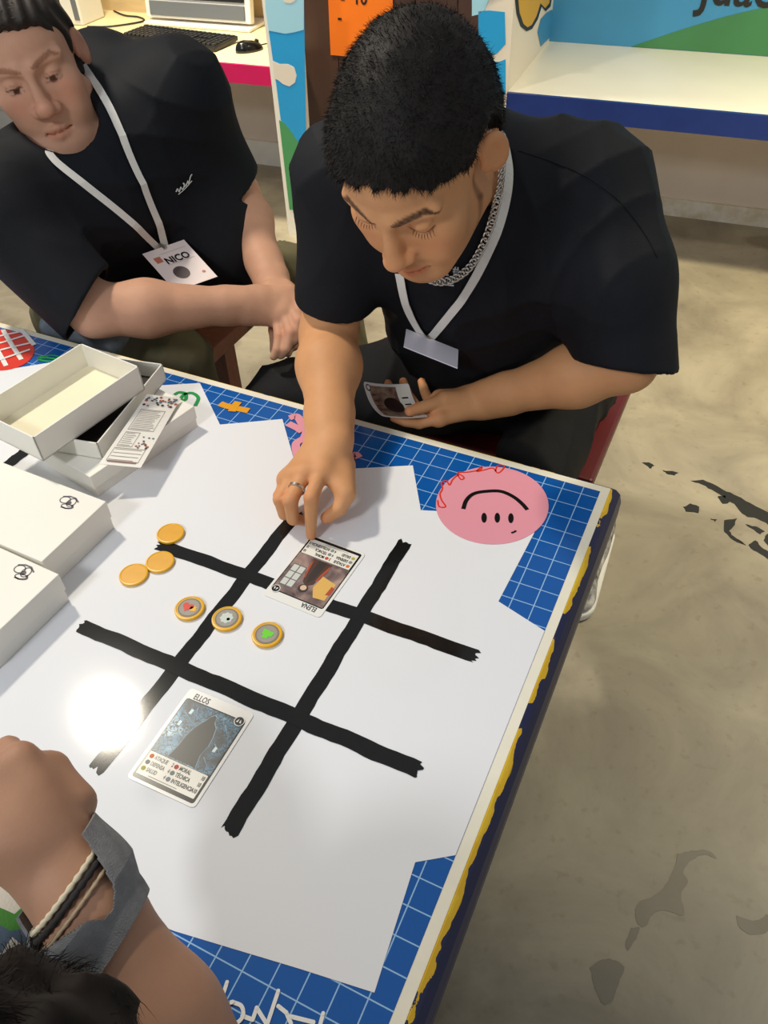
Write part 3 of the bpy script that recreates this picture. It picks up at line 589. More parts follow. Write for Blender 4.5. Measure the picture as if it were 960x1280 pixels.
c1.shape('rim_light', [(x*1.05, y*1.015+.0006) for x, y in sil], .00112, M('rim_pale', '#8fa9b5', rough=.4)); c1.shape('hooded_figure', sil, .00116, M('figure_black', '#121314', rough=.35))
for x0, y0, x1, y1 in ((-.03,.03,-.012,.02),(-.033,.01,-.018,.0),(.02,.034,.033,.02),(.022,.01,.034,.002),(-.03,-.012,-.02,-.02),(.02,-.008,.032,-.018),(-.02,.04,-.014,.028),(.014,.042,.02,.03)):
    d = nrm(V3(x1-x0, y1-y0, 0)); c1.shape('branch', [(x0-d[1]*.0006, y0+d[0]*.0006), (x0+d[1]*.0006, y0-d[0]*.0006), (x1, y1)], .00114, M('branch_pale', '#7fa6ba', rough=.4))
for x, y in ((-.024,.033),(-.028,.016),(.026,.004)): c1.shape('lantern', [(x-.002, y-.003), (x+.0015, y-.003), (x+.002, y+.003), (x-.0015, y+.0035)], .00115, M('lantern_pale', '#d8eef2', rough=.4))
c2 = table_card([(387,668),(454,692),(404,774),(329,742)], True, 'card titled ELENA showing figure in brown coat, fingertip on it')
card_face(c2, 'ELENA', art_elena())
coat = M('coat_brown', '#4a2c20', rough=.4); coat2 = M('coat_dark', '#2b2220', rough=.4); skinp = M('print_skin', '#e2bda0', rough=.4); panepr = M('print_pane', '#cfd2cb', rough=.4); firepr = M('print_ochre', '#e3b45c', rough=.4)
c2.shape('printed_window', [(.014,-.004),(.034,-.004),(.034,.036),(.014,.036)], .00106, M('print_frame', '#6a625e', rough=.4))
for a in (0, 1):
    for b in (0, 1, 2): c2.shape('window_pane', [(.0155+a*.0095,-.0025+b*.0125),(.0235+a*.0095,-.0025+b*.0125),(.0235+a*.0095,.0085+b*.0125),(.0155+a*.0095,.0085+b*.0125)], .0011, panepr)
c2.shape('ochre_glow', [(-.034,.005),(-.012,.0),(-.010,.022),(-.018,.036),(-.034,.034)], .00106, firepr); c2.shape('rust_patch', [(-.036,.012),(-.031,.010),(-.030,.026),(-.036,.024)], .0011, M('print_rust', '#b3482b', rough=.4))
c2.shape('coat', [(-.014,-.022),(-.010,.0),(-.008,.018),(.0,.024),(.007,.019),(.012,.004),(.015,-.022)], .00112, coat); c2.shape('coat_lining', [(-.006,-.022),(-.004,.01),(.001,.020),(.005,.01),(.006,-.022)], .00116, coat2)
c2.shape('sleeve_stripe', [(-.012,-.02),(-.008,.0),(-.007,.012),(-.0085,.012),(-.0135,-.01)], .0012, M('print_rust', '#b3482b')); c2.shape('sleeve_stripe', [(.013,-.02),(.010,.0),(.008,.012),(.0095,.012),(.0145,-.01)], .0012, M('print_rust', '#b3482b'))
c2.shape('hair_print', c2.circ(.001, .0285, .0068), .0012, coat2); c2.shape('face_print', c2.circ(.001, .0275, .0043), .00124, skinp)
# ================================================================== implicit modelling of bodies and clothes
class Sdf:
    def __init__(s): s.p = []; s.post = None
    def add(s, fn, c, r, k=.01, sub=False): s.p.append((fn, np.asarray(c, float), r, k, sub)); return s
    def cone(s, a, b, ra, rb, k=.01, sub=False, w=None, ratio=1.0):
        a, b = np.asarray(a, float), np.asarray(b, float); ab = b-a; L2 = ab@ab
        if w is not None: w = nrm(np.asarray(w)-ab*((np.asarray(w)@ab)/L2))
        def fn(p):
            d = p-a; t = np.clip((d@ab)/L2, 0, 1); v = d-t[:, None]*ab
            if w is not None: v = v-((1-1/ratio)*(v@w))[:, None]*w
            return np.sqrt((v*v).sum(1))-(ra+(rb-ra)*t)
        return s.add(fn, (a+b)/2, math.sqrt(L2)/2+max(ra, rb)*max(1, ratio), k, sub)
    def chain(s, pts, rs, k=.006, sub=False):
        pts = [np.asarray(q, float) for q in pts]
        def fn(p):
            o = None
            for a, b, ra, rb in zip(pts[:-1], pts[1:], rs[:-1], rs[1:]):
                ab = b-a; d = p-a; t = np.clip((d@ab)/(ab@ab), 0, 1); v = d-t[:, None]*ab; q = np.sqrt((v*v).sum(1))-(ra+(rb-ra)*t)
                o = q if o is None else np.minimum(o, q)
            return o
        c = sum(pts)/len(pts); return s.add(fn, c, max(np.linalg.norm(q-c)+r for q, r in zip(pts, rs)), k, sub)
    def ell(s, c, r, k=.01, R=None, sub=False):
        c = np.asarray(c, float); r = np.asarray(r, float); R = np.eye(3) if R is None else R
        def fn(p):
            q = (p-c)@R; a = np.sqrt(((q/r)**2).sum(1)); b = np.sqrt(((q/(r*r))**2).sum(1)); return a*(a-1)/np.maximum(b, 1e-6)
        return s.add(fn, c, r.max(), k, sub)
    def cut(s, c, d, R_, k=.004):              # remove everything beyond plane (c, d) inside a cylinder of radius R_
        c = np.asarray(c, float); d = nrm(d)
        def fn(p):
            q = p-c; h = q@d; rr = np.sqrt(np.maximum(0, (q*q).sum(1)-h*h)); return np.maximum(np.maximum(rr-R_, -h), h-.25)
        return s.add(fn, c+d*.125, math.hypot(R_, .13), k, True)
    def ev(s, p, idx=None):
        o = np.full(len(p), .5)
        for i in (range(len(s.p)) if idx is None else idx):
            fn, c, r, k, sub = s.p[i]; d = fn(p)
            if sub: h = np.maximum(k-np.abs(o+d), 0)/k; o = np.maximum(o, -d)+h*h*k*.25
            else: h = np.maximum(k-np.abs(o-d), 0)/k; o = np.minimum(o, d)-h*h*k*.25
        if s.post is not None: o = s.post(p, o)
        return o
    def mesh(s, h, B=8):
        lo = np.min([c-r-.02 for _, c, r, k, sub in s.p if not sub], 0); hi = np.max([c+r+.02 for _, c, r, k, sub in s.p if not sub], 0)
        bs = h*B; nb = np.ceil((hi-lo)/bs).astype(int)
        G = np.stack(np.meshgrid(*[np.arange(n) for n in nb], indexing='ij'), -1).reshape(-1, 3); cen = lo+(G+.5)*bs
        br = bs*.87; act = []
        for i in range(0, len(cen), 200000): act.append(np.abs(s.ev(cen[i:i+200000])) < br*1.7+.006)
        G = G[np.concatenate(act)]; cen = lo+(G+.5)*bs
        pc = np.array([c for _, c, *_ in s.p]); pr = np.array([r for _, _, r, *_ in s.p]); pk = np.array([k for *_, k, _ in s.p])
        ax = np.arange(B+1); loc = np.stack(np.meshgrid(ax, ax, ax, indexing='ij'), -1).reshape(-1, 3)
        big = nb*B+2; keyf = lambda ijk: (ijk[..., 0]*big[1]+ijk[..., 1])*big[2]+ijk[..., 2]
        VK, VP, Q = [], [], []
        offs = np.array([[0,0,0],[1,0,0],[0,1,0],[1,1,0],[0,0,1],[1,0,1],[0,1,1],[1,1,1]])
        eds = [(0,1),(2,3),(4,5),(6,7),(0,2),(1,3),(4,6),(5,7),(0,4),(1,5),(2,6),(3,7)]
        for g, c in zip(G, cen):
            idx = np.nonzero(np.linalg.norm(pc-c, axis=1)-pr < br+pk+.012)[0]
            if not len(idx): continue
            b0 = g*B; d = s.ev(lo+(b0+loc)*h, idx); ins = d < 0
            if ins.all() or not ins.any(): continue
            D = d.reshape(B+1, B+1, B+1); I = ins.reshape(D.shape)
            cs = np.stack([I[o[0]:o[0]+B, o[1]:o[1]+B, o[2]:o[2]+B] for o in offs], -1).reshape(-1, 8); cnt = cs.sum(1); m = (cnt > 0) & (cnt < 8)
            if m.any():
                dv = np.stack([D[o[0]:o[0]+B, o[1]:o[1]+B, o[2]:o[2]+B] for o in offs], -1).reshape(-1, 8)[m]; cm = cs[m]
                ci = np.stack(np.meshgrid(*[np.arange(B)]*3, indexing='ij'), -1).reshape(-1, 3)[m]
                acc = np.zeros((len(ci), 3)); n = np.zeros(len(ci))
                for a, b in eds:
                    x = cm[:, a] != cm[:, b]; den = dv[:, a]-dv[:, b]; t = np.where(x, dv[:, a]/np.where(np.abs(den) < 1e-12, 1, den), 0)
                    acc += np.where(x[:, None], offs[a]+(offs[b]-offs[a])*t[:, None], 0); n += x
                VK.append(keyf(b0+ci)); VP.append(lo+(b0+ci+acc/n[:, None])*h)
            for axis in range(3):
                sl0 = [slice(0, B)]*3; sl1 = [slice(0, B)]*3; sl1[axis] = slice(1, B+1)
                A_, B_ = I[tuple(sl0)], I[tuple(sl1)]; x = np.argwhere(A_ != B_)
                if not len(x): continue
                fl = A_[tuple(x.T)]; gi = b0+x; u, v = [(1, 2), (2, 0), (0, 1)][axis]; eu = np.eye(3, dtype=int)[u]; ev_ = np.eye(3, dtype=int)[v]
                qd = np.stack([keyf(gi), keyf(gi-eu), keyf(gi-eu-ev_), keyf(gi-ev_)], 1); qd[~fl] = qd[~fl][:, ::-1]; Q.append(qd)
        VK = np.concatenate(VK); VP = np.concatenate(VP); Q = np.concatenate(Q); o = np.argsort(VK); VK = VK[o]; VP = VP[o]
        ix = np.clip(np.searchsorted(VK, Q), 0, len(VK)-1); ok = (VK[ix] == Q).all(1)
        return VP, ix[ok]
    def hit(s, u, v, t0=.3, t1=2.6, lift=0.):  # where a camera ray meets the surface (plus lift outwards)
        r = ray(u, v); n = np.linalg.norm(r); t = t0
        for _ in range(160):
            d = s.ev((CC+r*t)[None])[0]-lift
            if d < .0004 or t > t1: break
            t += max(d*.7, .0005)/n
        return CC+r*t
    def hits(s, px, lift=0., t0=.3, t1=2.6):
        r = np.array([ray(u, v) for u, v in px]); n = np.linalg.norm(r, axis=1); t = np.full(len(r), t0)
        for _ in range(90):
            d = s.ev(CC+r*t[:, None])-lift; t = np.minimum(t+np.where(d < .0004, 0, np.maximum(d*.75, .0004))/n, t1)
        return list(CC+r*t[:, None])
    def normals(s, P, e=.004):
        P = np.asarray(P); g = np.stack([s.ev(P+np.eye(3)[i]*e)-s.ev(P-np.eye(3)[i]*e) for i in range(3)], 1); return list(g/np.linalg.norm(g, axis=1)[:, None])
    def normal(s, p, e=.004):
        g = np.array([s.ev((p+V3(*(e*(i == j) for j in range(3))))[None])[0]-s.ev((p-V3(*(e*(i == j) for j in range(3))))[None])[0] for i in range(3)]); return nrm(g)
def mk_sdf(name, S, h, material, parent=None, loc=None, tint=None, **kw):
    v, f = S.mesh(h); w = V3(*loc) if loc is not None else (WL[parent.name] if parent else V3(0, 0, 0))
    me = bpy.data.meshes.new(name); me.vertices.add(len(v)); me.vertices.foreach_set('co', (v-w).astype(np.float32).ravel())
    me.loops.add(len(f)*4); me.loops.foreach_set('vertex_index', f.astype(np.int32).ravel()); me.polygons.add(len(f))
    me.polygons.foreach_set('loop_start', np.arange(0, len(f)*4, 4, dtype=np.int32)); me.update(calc_edges=True); me.validate(); me.shade_smooth()
    me.materials.append(material)
    if tint is not None:
        c = np.ones((len(v), 4), np.float32); c[:, :3] = tint(v); a = me.attributes.new('tint', 'FLOAT_COLOR', 'POINT'); a.data.foreach_set('color', c.ravel())
    o = bpy.data.objects.new(name, me); COL.objects.link(o)
    if parent: o.parent = parent; o.location = w-WL[parent.name]
    else: o.location = w
    WL[o.name] = w; tag(o, **kw); return o, v
def sn(p, f, ph=0):                             # cheap smooth noise
    x, y, z = p[:, 0]*f, p[:, 1]*f, p[:, 2]*f
    return (np.sin(x*1.0+1.7*np.sin(y*.7+ph)+ph)+np.sin(y*1.1+1.5*np.sin(z*.8+ph*2)+2.1)+np.sin(z*1.2+1.6*np.sin(x*.9-ph)+.6))/3
def sm(e0, e1, x): t = np.clip((x-e0)/(e1-e0), 0, 1); return t*t*(3-2*t)

def without_box(S, lo, hi):                     # press the shape flat against a solid seat
    lo, hi = np.asarray(lo, float), np.asarray(hi, float); old = S.post
    def post(p, d):
        if old is not None: d = old(p, d)
        q = np.maximum(lo-p, p-hi); b = np.sqrt((np.maximum(q, 0)**2).sum(1))+np.minimum(q.max(1), 0); return np.maximum(d, -b)
    S.post = post
def settle(S, P, lift, n=14):                   # even out a line of points lying on a surface
    P = np.array(P)
    for _ in range(n):
        P[1:-1] = P[1:-1]*.4+(P[:-2]+P[2:])*.3
        P = P+np.array(S.normals(P, .008))*np.maximum(lift-S.ev(P), 0)[:, None]
    return list(P)
class Head:
    def __init__(s, c, eul, sc=1.0): s.c = np.asarray(c, float); s.R = rot(*eul); s.s = sc
    def w(s, *l): return s.c+s.R@(V3(*l)*s.s)
    def loc(s, p): return (p-s.c)@s.R/s.s
    def build(s, S, open_eyes=False, wide=1.0, jaw=1.0, nose=1.0):
        W = s.w; q = s.s; R = s.R
        E = lambda c, r, k=.012, sub=False, R2=None: S.ell(W(*c), V3(*r)*q, k*q, R if R2 is None else R@R2, sub)
        E((0, -.018, .036), (.075, .095, .087)); E((0, .028, .045), (.063*wide, .063, .056), .02)
        E((0, .030, -.015), (.062*wide, .062, .070), .02); E((0, .052, -.062), (.040*wide, .042, .045), .025)
        for x in (-1, 1):
            S.cone(W(x*.054*jaw, .0, -.060), W(x*.020, .070, -.099), .019*q, .019*q, .03*q)
            E((x*.045*wide, .060, -.022), (.021, .022, .022), .022)
            E((x*.038, .060, -.055), (.022, .026, .026), .02)
            S.cone(W(x*.014, .0895, .0255), W(x*.050*wide, .070, .026), .0085*q, .008*q, .012*q)
        E((0, .079, -.103), (.020, .0165, .016), .02)
        S.cone(W(0, .090, .020), W(0, .108, -.028), .0075*q, .0105*q, .012*q); E((0, .111, -.032), (.0125*nose, .011*nose, .0105*nose), .008)
        for x in (-1, 1): E((x*.0125*nose, .099, -.037), (.008*nose, .0105, .0078*nose), .006)
        for x in (-1, 1): E((x*.006, .106, -.0445), (.0036, .005, .003), .003, True)
        for x in (-1, 1):
            E((x*.033, .097, .007), (.019, .013, .0115), .014, True)
            S.ell(W(x*.033, .0735, .006), V3(.0145, .0145, .0135)*q, .004*q, R)
        for x in (-1, 1):
            S.chain([W(x*.024, .082, -.0725), W(x*.012, .0945, -.0695), W(x*.003, .0985, -.067), W(0, .098, -.068)], [.0025*q, .0045*q, .0052*q, .0045*q], .006*q)
            S.chain([W(x*.021, .083, -.0755), W(x*.010, .0945, -.079), W(0, .0965, -.0795)], [.003*q, .0055*q, .0062*q], .006*q)
        S.chain([W(-.026, .085, -.0738), W(-.012, .1, -.0745), W(0, .104, -.0735), W(.012, .1, -.0745), W(.026, .085, -.0738)], [.0014*q]*5, .004*q, True)
        for x in (-1, 1):
            Re = rot(math.radians(-12), 0, math.radians(x*22)) 
            E((x*.083, -.016, .0), (.0075, .019, .032), .006, False, Re)
            E((x*.0905, -.010, .004), (.0065, .0115, .021), .004, True, Re)
            E((x*.0765, .001, -.004), (.004, .005, .008), .004)
    def brow(s, l):
        x = np.abs(l[:, 0]); z0 = np.interp(x, [.012, .030, .045, .058], [.0255, .031, .0335, .025]); wd = np.interp(x, [.010, .018, .045, .060], [.002, .0052, .0038, .001])
        return (sm(1.15, .6, np.abs(l[:, 2]-z0)/wd))*(x > .009)*(x < .061)*sm(.066, .072, l[:, 1])
    def tint(s, v, skin_red=1.0, open_eyes=False, stub=.0, brow_c=(.10, .075, .06), lip=(.95, .62, .60)):
        l = s.loc(v); t = np.ones((len(v), 3)); near = (np.abs(l) < .16).all(1)
        def mixc(m, c): nonlocal t; m = (m*near)[:, None]; t = t*(1-m)+m*np.array(c)*1.0
        x = np.abs(l[:, 0]); z = l[:, 2]; fr = l[:, 1] > .05
        red = np.exp(-(((l-V3(0, .11, -.03))/.022)**2).sum(1))+np.exp(-(((x-.045)/.02)**2+((z+.025)/.02)**2))*fr+.8*(x > .077)*(l[:, 1] < .02)
        mixc(np.clip(red, 0, 1)*.55, (1.04, .84*skin_red, .80*skin_red))
        if stub: 
            m = np.exp(-((x/.028)**2+((z+.058)/.008)**2)**2)*fr+np.exp(-((x/.03)**2+((z+.10)/.022)**2)**2)*fr*.5+np.clip(sm(.045, .06, x)*sm(-.02, -.05, z)*sm(-.10, -.085, z), 0, 1)*.5
            mixc(np.clip(m, 0, 1)*stub, (.45, .40, .38))
        mixc(np.exp(-((x/.0235)**2+((z+.0735)/.0088)**2)**3)*(l[:, 1] > .075), lip)
        mixc(sm(.0016, .0006, np.abs(z+.0738+.0*x))*(x < .025)*(l[:, 1] > .07), (.45, .25, .22))
        mixc(np.exp(-(((x-.0065)/.0035)**2+((z+.044)/.0025)**2))*(l[:, 1] > .09), (.35, .2, .18))
        nz = .92+.16*np.sin(l[:, 0]*900)*np.sin(l[:, 2]*800); mixc(np.clip(s.brow(l)*nz, 0, 1), brow_c)
        ex = (x-.033)/.0145; lid = .0035-.0065*(1-ex*ex)          # lower rim of the upper lid
        inr = (np.abs(ex) < 1)*(l[:, 1] > .06)
        if open_eyes:
            lo_ = -.0030-.0030*(1-ex*ex); up = .0005+.0026*(1-ex*ex)
            ins = inr*(z < up)*(z > lo_-.0002); mixc(ins*1., (.98, 1.1, 1.2)); mixc(ins*(np.abs(x-.031) < .0052), (.14, .10, .09)); mixc(inr*sm(.0016, .0006, np.abs(z-up)), (.16, .11, .1)); mixc(inr*sm(.0011, .0004, np.abs(z-lo_))*.6, (.4, .26, .24))
            mixc(inr*sm(.0014, .0005, np.abs(z-up-.0052))*.5, (.5, .35, .3))
        else:
            mixc(inr*sm(.0022, .0008, np.abs(z-lid)), (.10, .07, .065)); mixc(inr*sm(.0012, .0004, np.abs(z-lid-.0085))*.45, (.5, .33, .28)); mixc(inr*sm(.002, .0, np.abs(z-lid-.004)-.003)*.25, (.8, .6, .55))
        return t
def hand(S, wrist, fingers, thumb, sc=1.0, flatw=None):
    """fingers: lists of 4 joints (knuckle, mid, end, tip); thumb: 4 joints from the wrist"""
    fr = [(.0108, .0096, .0086, .0070), (.0110, .0098, .0088, .0072), (.0105, .0092, .0082, .0068), (.0094, .0082, .0073, .0060)]
    k = [np.asarray(f[0], float) for f in fingers]; w = np.asarray(wrist, float)
    side = nrm(k[-1]-k[0])
    for i, f in enumerate(fingers):
        a = w+side*((i-1.5)/3*.030*sc); S.cone(a, k[i], .0165*sc, .0118*sc, .014*sc)
        if i: S.cone(k[i-1]*.97+w*.03, k[i]*.97+w*.03, .0112*sc, .0108*sc, .01*sc)
    for f, r in zip(fingers, fr): S.chain(f, [x*sc for x in r], .0035*sc)
    for f, r in zip(fingers, fr): S.ell(f[0], V3(1, 1, 1)*.0118*sc, .006*sc); S.ell(f[1], V3(1, 1, 1)*.0100*sc*(r[1]/.0096), .003*sc)
    S.cone(np.asarray(thumb[1])*.75+k[0]*.25, k[0]*.75+w*.25, .0105*sc, .0115*sc, .012*sc)
    S.cone(w*.6+np.asarray(thumb[0])*.4, thumb[1], .018*sc, .0125*sc, .012*sc); S.chain(thumb, [.0165*sc, .0122*sc, .0105*sc, .0085*sc], .006*sc)
def hair_strands(v, f, n, length, width, dirfn, seed=1, jit=.35):
    rg = np.random.RandomState(seed); fi = rg.randint(0, len(f), n); q = v[f[fi]]; c = q.mean(1)+ (rg.rand(n, 3)-.5)*.004
    nor = np.cross(q[:, 1]-q[:, 0], q[:, 3]-q[:, 0]); nor /= np.maximum(1e-9, np.linalg.norm(nor, axis=1))[:, None]
    d = dirfn(c, nor)+rg.randn(n, 3)*jit; d /= np.linalg.norm(d, axis=1)[:, None]
    L = length*(.6+.8*rg.rand(n))[:, None]; side = np.cross(d, rg.randn(n, 3)); side /= np.maximum(1e-9, np.linalg.norm(side, axis=1))[:, None]
    a = c-nor*.003; w = width/2; mid = a+d*L*.55; tip = a+d*L+ (rg.randn(n, 3)*.12-nor*.18)*L
    V_ = np.concatenate([a-side*w, a+side*w, mid+side*w*.7, mid-side*w*.7, tip]); i = np.arange(n)
    return V_, [tuple(x) for x in np.stack([i, i+n, i+2*n, i+3*n], 1)]+[tuple(x) for x in np.stack([i+3*n, i+2*n, i+4*n], 1)]
# ================================================================== the man leaning over the board
skin1 = M('tan_skin', (.70, .345, .155), rough=.58, spec=.35, var=.08, vscale=25, bump=.10, bscale=420, tint=True, sss=.12)
blackcloth = M('black_cotton', (.0075, .0088, .0125), rough=.66, var=.25, vscale=9, bump=.3, bscale=900, spec=.2)
trouser = M('black_trouser_cloth', (.015, .015, .016), rough=.7, var=.3, vscale=6, bump=.3, bscale=600, spec=.18)
hairdark = M('black_brown_hair', (.012, .009, .007), rough=.65, var=.4, vscale=80, spec=.3)
H1 = Head((-.2905, -.030, 1.1345), (math.radians(-37.8), math.radians(1.2), math.radians(178.5)), 1.04)
Rsh, Lsh = PD(437, 222, 1.09), PD(742, 238, 1.13)
Rel = PD(411, 418, 1.245); Rwr = onz(412, 552, HT+.068)
hk1 = onz(478, 524, HT+.024); hd1 = -(RC.T@(hk1-CC))[2]; hk0 = PD(452, 478, hd1+.042); hk2 = PD(518, 487, hd1+.042+.050)   # corners of the held card
_n = nrm(np.cross(hk1-hk0, hk2-hk0))
def dcard(u, v): return ((hk0-CC)@_n)/(ray(u, v)@_n)
def HC(u, v, o): return PD(u, v, dcard(min(u, 522), v)+o)
Lel = PD(783, 452, 1.17); Lwr = HC(598, 502, .02)
Pv1 = V3(-.255, .47, .555); Md1 = V3(-.275, .345, .775); Ch1 = V3(-.288, .225, .945); Nb1 = (Rsh+Lsh)/2+V3(.0, -.02, .035)
lat1 = nrm(Lsh-Rsh)
def torso1(S, off=0., k=.06):
    S.cone(Pv1, Md1, .118+off, .120+off, k, w=lat1, ratio=1.28); S.cone(Md1, Ch1, .120+off, .112+off, k, w=lat1, ratio=1.42)
    S.cone(Rsh*.82+Lsh*.18+V3(0,.02,-.02), Lsh*.82+Rsh*.18+V3(0,.02,-.02), .074+off, .074+off, k)
    S.cone(Nb1, Rsh, .048+off, .055+off, .05); S.cone(Nb1, Lsh, .048+off, .055+off, .05)
B1 = Sdf(); torso1(B1, -.008)
hipR, hipL = Pv1-lat1*.085+V3(0,0,-.03), Pv1+lat1*.085+V3(0,0,-.03)
knR, knL = V3(-.665, .19, .52), V3(-.150, .105, .505); anR, anL = V3(-.52, .33, .1), V3(-.085, .475, .12)
for hp, kn, an in ((hipR, knR, anR), (hipL, knL, anL)): B1.chain([hp, kn, an], [.07, .05, .036], .03)
H1.build(B1); B1.cone(H1.w(0, -.030, -.035), Nb1, .053, .060, .022); B1.cone(H1.w(0, -.01, -.08), Nb1+V3(0, -.02, -.01), .043, .05, .02)
def arm(S, sh, el, wr, lat, up=.050, sc=1.0):
    d = nrm(wr-el); L = np.linalg.norm(wr-el)
    S.cone(sh, el, up*sc, .043*sc, .02); S.cone(el, el+d*L*.32, .0425*sc, .0475*sc, .02); S.cone(el+d*L*.32, wr-d*.02, .0475*sc, .0275*sc, .02); S.cone(wr-d*.05, wr+d*.01, .0265*sc, .0245*sc, .02, w=lat, ratio=1.25)
arm(B1, Rsh, Rel, Rwr, V3(1, 0, 0), .055)
arm(B1, Lsh, Lel, Lwr, V3(0, 0, 1), .055)
Z = lambda u, v, h: onz(u, v, HT+h)
ixt = Z(389, 669, .0085)
fingR = [[Z(401,591,.066), Z(389,622,.062), Z(388.5,648,.034), ixt],
         [Z(380,593,.064), Z(363,626,.056), Z(366,649,.026), Z(377,650,.012)],
         [Z(367,596,.056), Z(350,624,.048), Z(355,643,.022), Z(368,643,.010)],
         [Z(358,600,.046), Z(349,620,.036), Z(354,634,.016), Z(364,634,.009)]]
thR = [Z(430,582,.050), Z(433,617,.048), Z(424,636,.036), Z(408,647,.024)]
hand(B1, Rwr, fingR, thR, 1.0)
# left hand holding a card: palm up, fingers curled up behind the card, thumb over it
fingL = [[HC(549,497,.010), HC(537,503,.020), HC(531,489,.022), HC(527,477,.014)],
         [HC(546,508,.016), HC(523,512,.032), HC(510,494,.030), HC(504,477,.015)],
         [HC(545,517,.020), HC(514,520,.036), HC(493,500,.032), HC(485,479,.015)],
         [HC(548,524,.018), HC(524,530,.026), HC(506,528,.024), HC(492,523,.020)]]
thL = [HC(577,500,.004), HC(556,500,-.012), HC(534,507,-.016), HC(512,514,-.0105)]
# where the card lies: fingers stay just behind its bent face, the thumb pad just in front
exh = nrm(hk0-hk1); eyh = hk0-hk2; eyh = nrm(eyh-exh*(eyh@exh)); nh = nrm(np.cross(exh, eyh)); sx_, sy_ = .92, .755
org = (hk0+hk1)/2-eyh*CH*sy_/2
def heldf(x, y, h): return org+exh*x*sx_+eyh*y*sy_+nh*(h+.010*((x/(CW/2))**2-1)+.004*(y/(CH/2))**2)
def card_gap(P):                               # signed distance in front of the card's face, None beside the card
    q = P-org; x, y = q@exh/sx_, q@eyh/sy_
    if abs(x) > CW/2+.010 or abs(y) > CH/2+.010: return None
    return q@nh-(.010*((min(abs(x), CW/2)/(CW/2))**2-1)+.004*(min(abs(y), CH/2)/(CH/2))**2)
def clear_card(P, r, behind):
    P = P.copy(); d = nrm(P-CC)*(.0005 if behind else -.0005)
    for _ in range(120):
        g = card_gap(P)
        if g is None or (behind and g <= -r-.0004) or (not behind and g >= r+.0004): break
        P = P+d
    return P
fingL = [[clear_card(J, .0118 if k_ == 0 else .0098-.001*k_, True) for k_, J in enumerate(F_)] for F_ in fingL]
thL = thL[:2]+[clear_card(thL[2], .0103, False), clear_card(thL[3], .0083, False)]
hand(B1, Lwr, fingL, thL, .98)
def tint1(v):
    t = H1.tint(v, stub=.5); l = H1.loc(v)
    for a_, b_ in (((.066, .006, -.012), (.061, .012, -.045)), ((.061, .012, -.045), (.050, .030, -.078))):
        a_, b_ = V3(*a_), V3(*b_); ll = np.abs(l)*[1, 0, 0]+l*[0, 1, 1]; tt = np.clip(((ll-a_)@(b_-a_))/((b_-a_)@(b_-a_)), 0, 1); dd = np.linalg.norm((ll-a_-tt[:, None]*(b_-a_))[:, 1:], axis=1)
        m_ = (sm(.0055, .002, dd)*(ll[:, 0] > .035)*.65)[:, None]; t = t*(1-m_)+m_*np.array([.22, .18, .16])
    for c in [f[1] for f in fingR]+[f[0] for f in fingR+fingL]+[Rel, Lel]: t *= 1-(1-np.array([1.0, .86, .84]))*np.exp(-((v-c)**2).sum(1)/.012**2)[:, None]
    for c in [f[3] for f in fingR+fingL]+[thR[3], thL[3]]: t *= 1-(1-np.array([1.06, .88, .88]))*np.exp(-((v-c)**2).sum(1)/.010**2)[:, None]
    return t
SEAT1 = ((-.46, .29, .415), (-.062, .68, .449)); without_box(B1, *SEAT1)
man1, v1 = mk_sdf('person', B1, .0027, skin1, loc=(-.28, .35, 0), tint=tint1, label='person in black shirt with chain necklace pointing at a card on the table', cat='person')
# ---- T-shirt
def folds(v, amp, dirs): 
    o = 0
    for f, d, ph in dirs:
        a = (v@nrm(d))*f*.9+2.0*np.sin(v[:, 0]*9+ph)+1.5*np.sin(v[:, 2]*11+ph*1.7)+1.2*np.sin(v[:, 1]*8+ph)
        g = .5+.5*np.sin(v[:, 0]*13+v[:, 1]*7-v[:, 2]*10+ph*3); o = o+(1-1.6*np.sqrt(np.abs(np.sin(a))+.02))*g
    return amp*o/len(dirs)
TS1 = Sdf(); torso1(TS1, .012)
cufR, cufL = Rsh+(Rel-Rsh)*.80, Lel+V3(0, 0, -.005)
dR, dL = nrm(Rel-Rsh), nrm(Lel-Lsh); dLc = nrm(dL+.42*nrm(Lwr-Lel))
TS1.cone(Rsh, cufR+dR*.03, .072, .0565, .05); TS1.cone(Lsh, Lsh*.5+cufL*.5, .080, .085, .05); TS1.cone(Lsh*.5+cufL*.5, cufL+dL*.03, .085, .072, .04)
TS1.cone(Ch1+V3(0, -.03, -.02), Md1+V3(-.02, -.05, -.03), .12, .138, .06, w=lat1, ratio=1.25)
TS1.cut(cufR, dR, .10); TS1.cut(cufL, dLc, .13)
TS1.cone(cufR-dR*.035, cufR+dR*.04, .0465, .0485, .006, True); TS1.cone(cufL-dL*.05, cufL+dL*.05, .060, .066, .006, True)
TS1.cone(Nb1+V3(0, .0, -.012), H1.w(0, -.03, -.02), .062, .068, .012, True)
def post1(p, d):
    w = np.exp(-((p-Ch1)**2).sum(1)/.5)
    ax = np.minimum(np.linalg.norm(p-Rel, axis=1), np.linalg.norm(p-Lel, axis=1))
    am = .010*np.clip((ax-.03)/.12, .10, 1)
    return d-folds(p, 1., ((58, V3(1, .3, .25), .3), (46, V3(.9, -.5, -.4), 1.9), (38, V3(.5, .6, -.7), 4.0)))*am
TS1.post = post1
without_box(TS1, (-.46, .29, .30), (-.062, .68, .449))
shirt1, sv1 = mk_sdf('t_shirt', TS1, .0040, blackcloth, man1)
TR1 = Sdf()
for hp, kn, an in ((hipR, knR, anR), (hipL, knL, anL)): TR1.chain([hp, kn, an+V3(0,0,-.02)], [.093, .074, .056], .04)
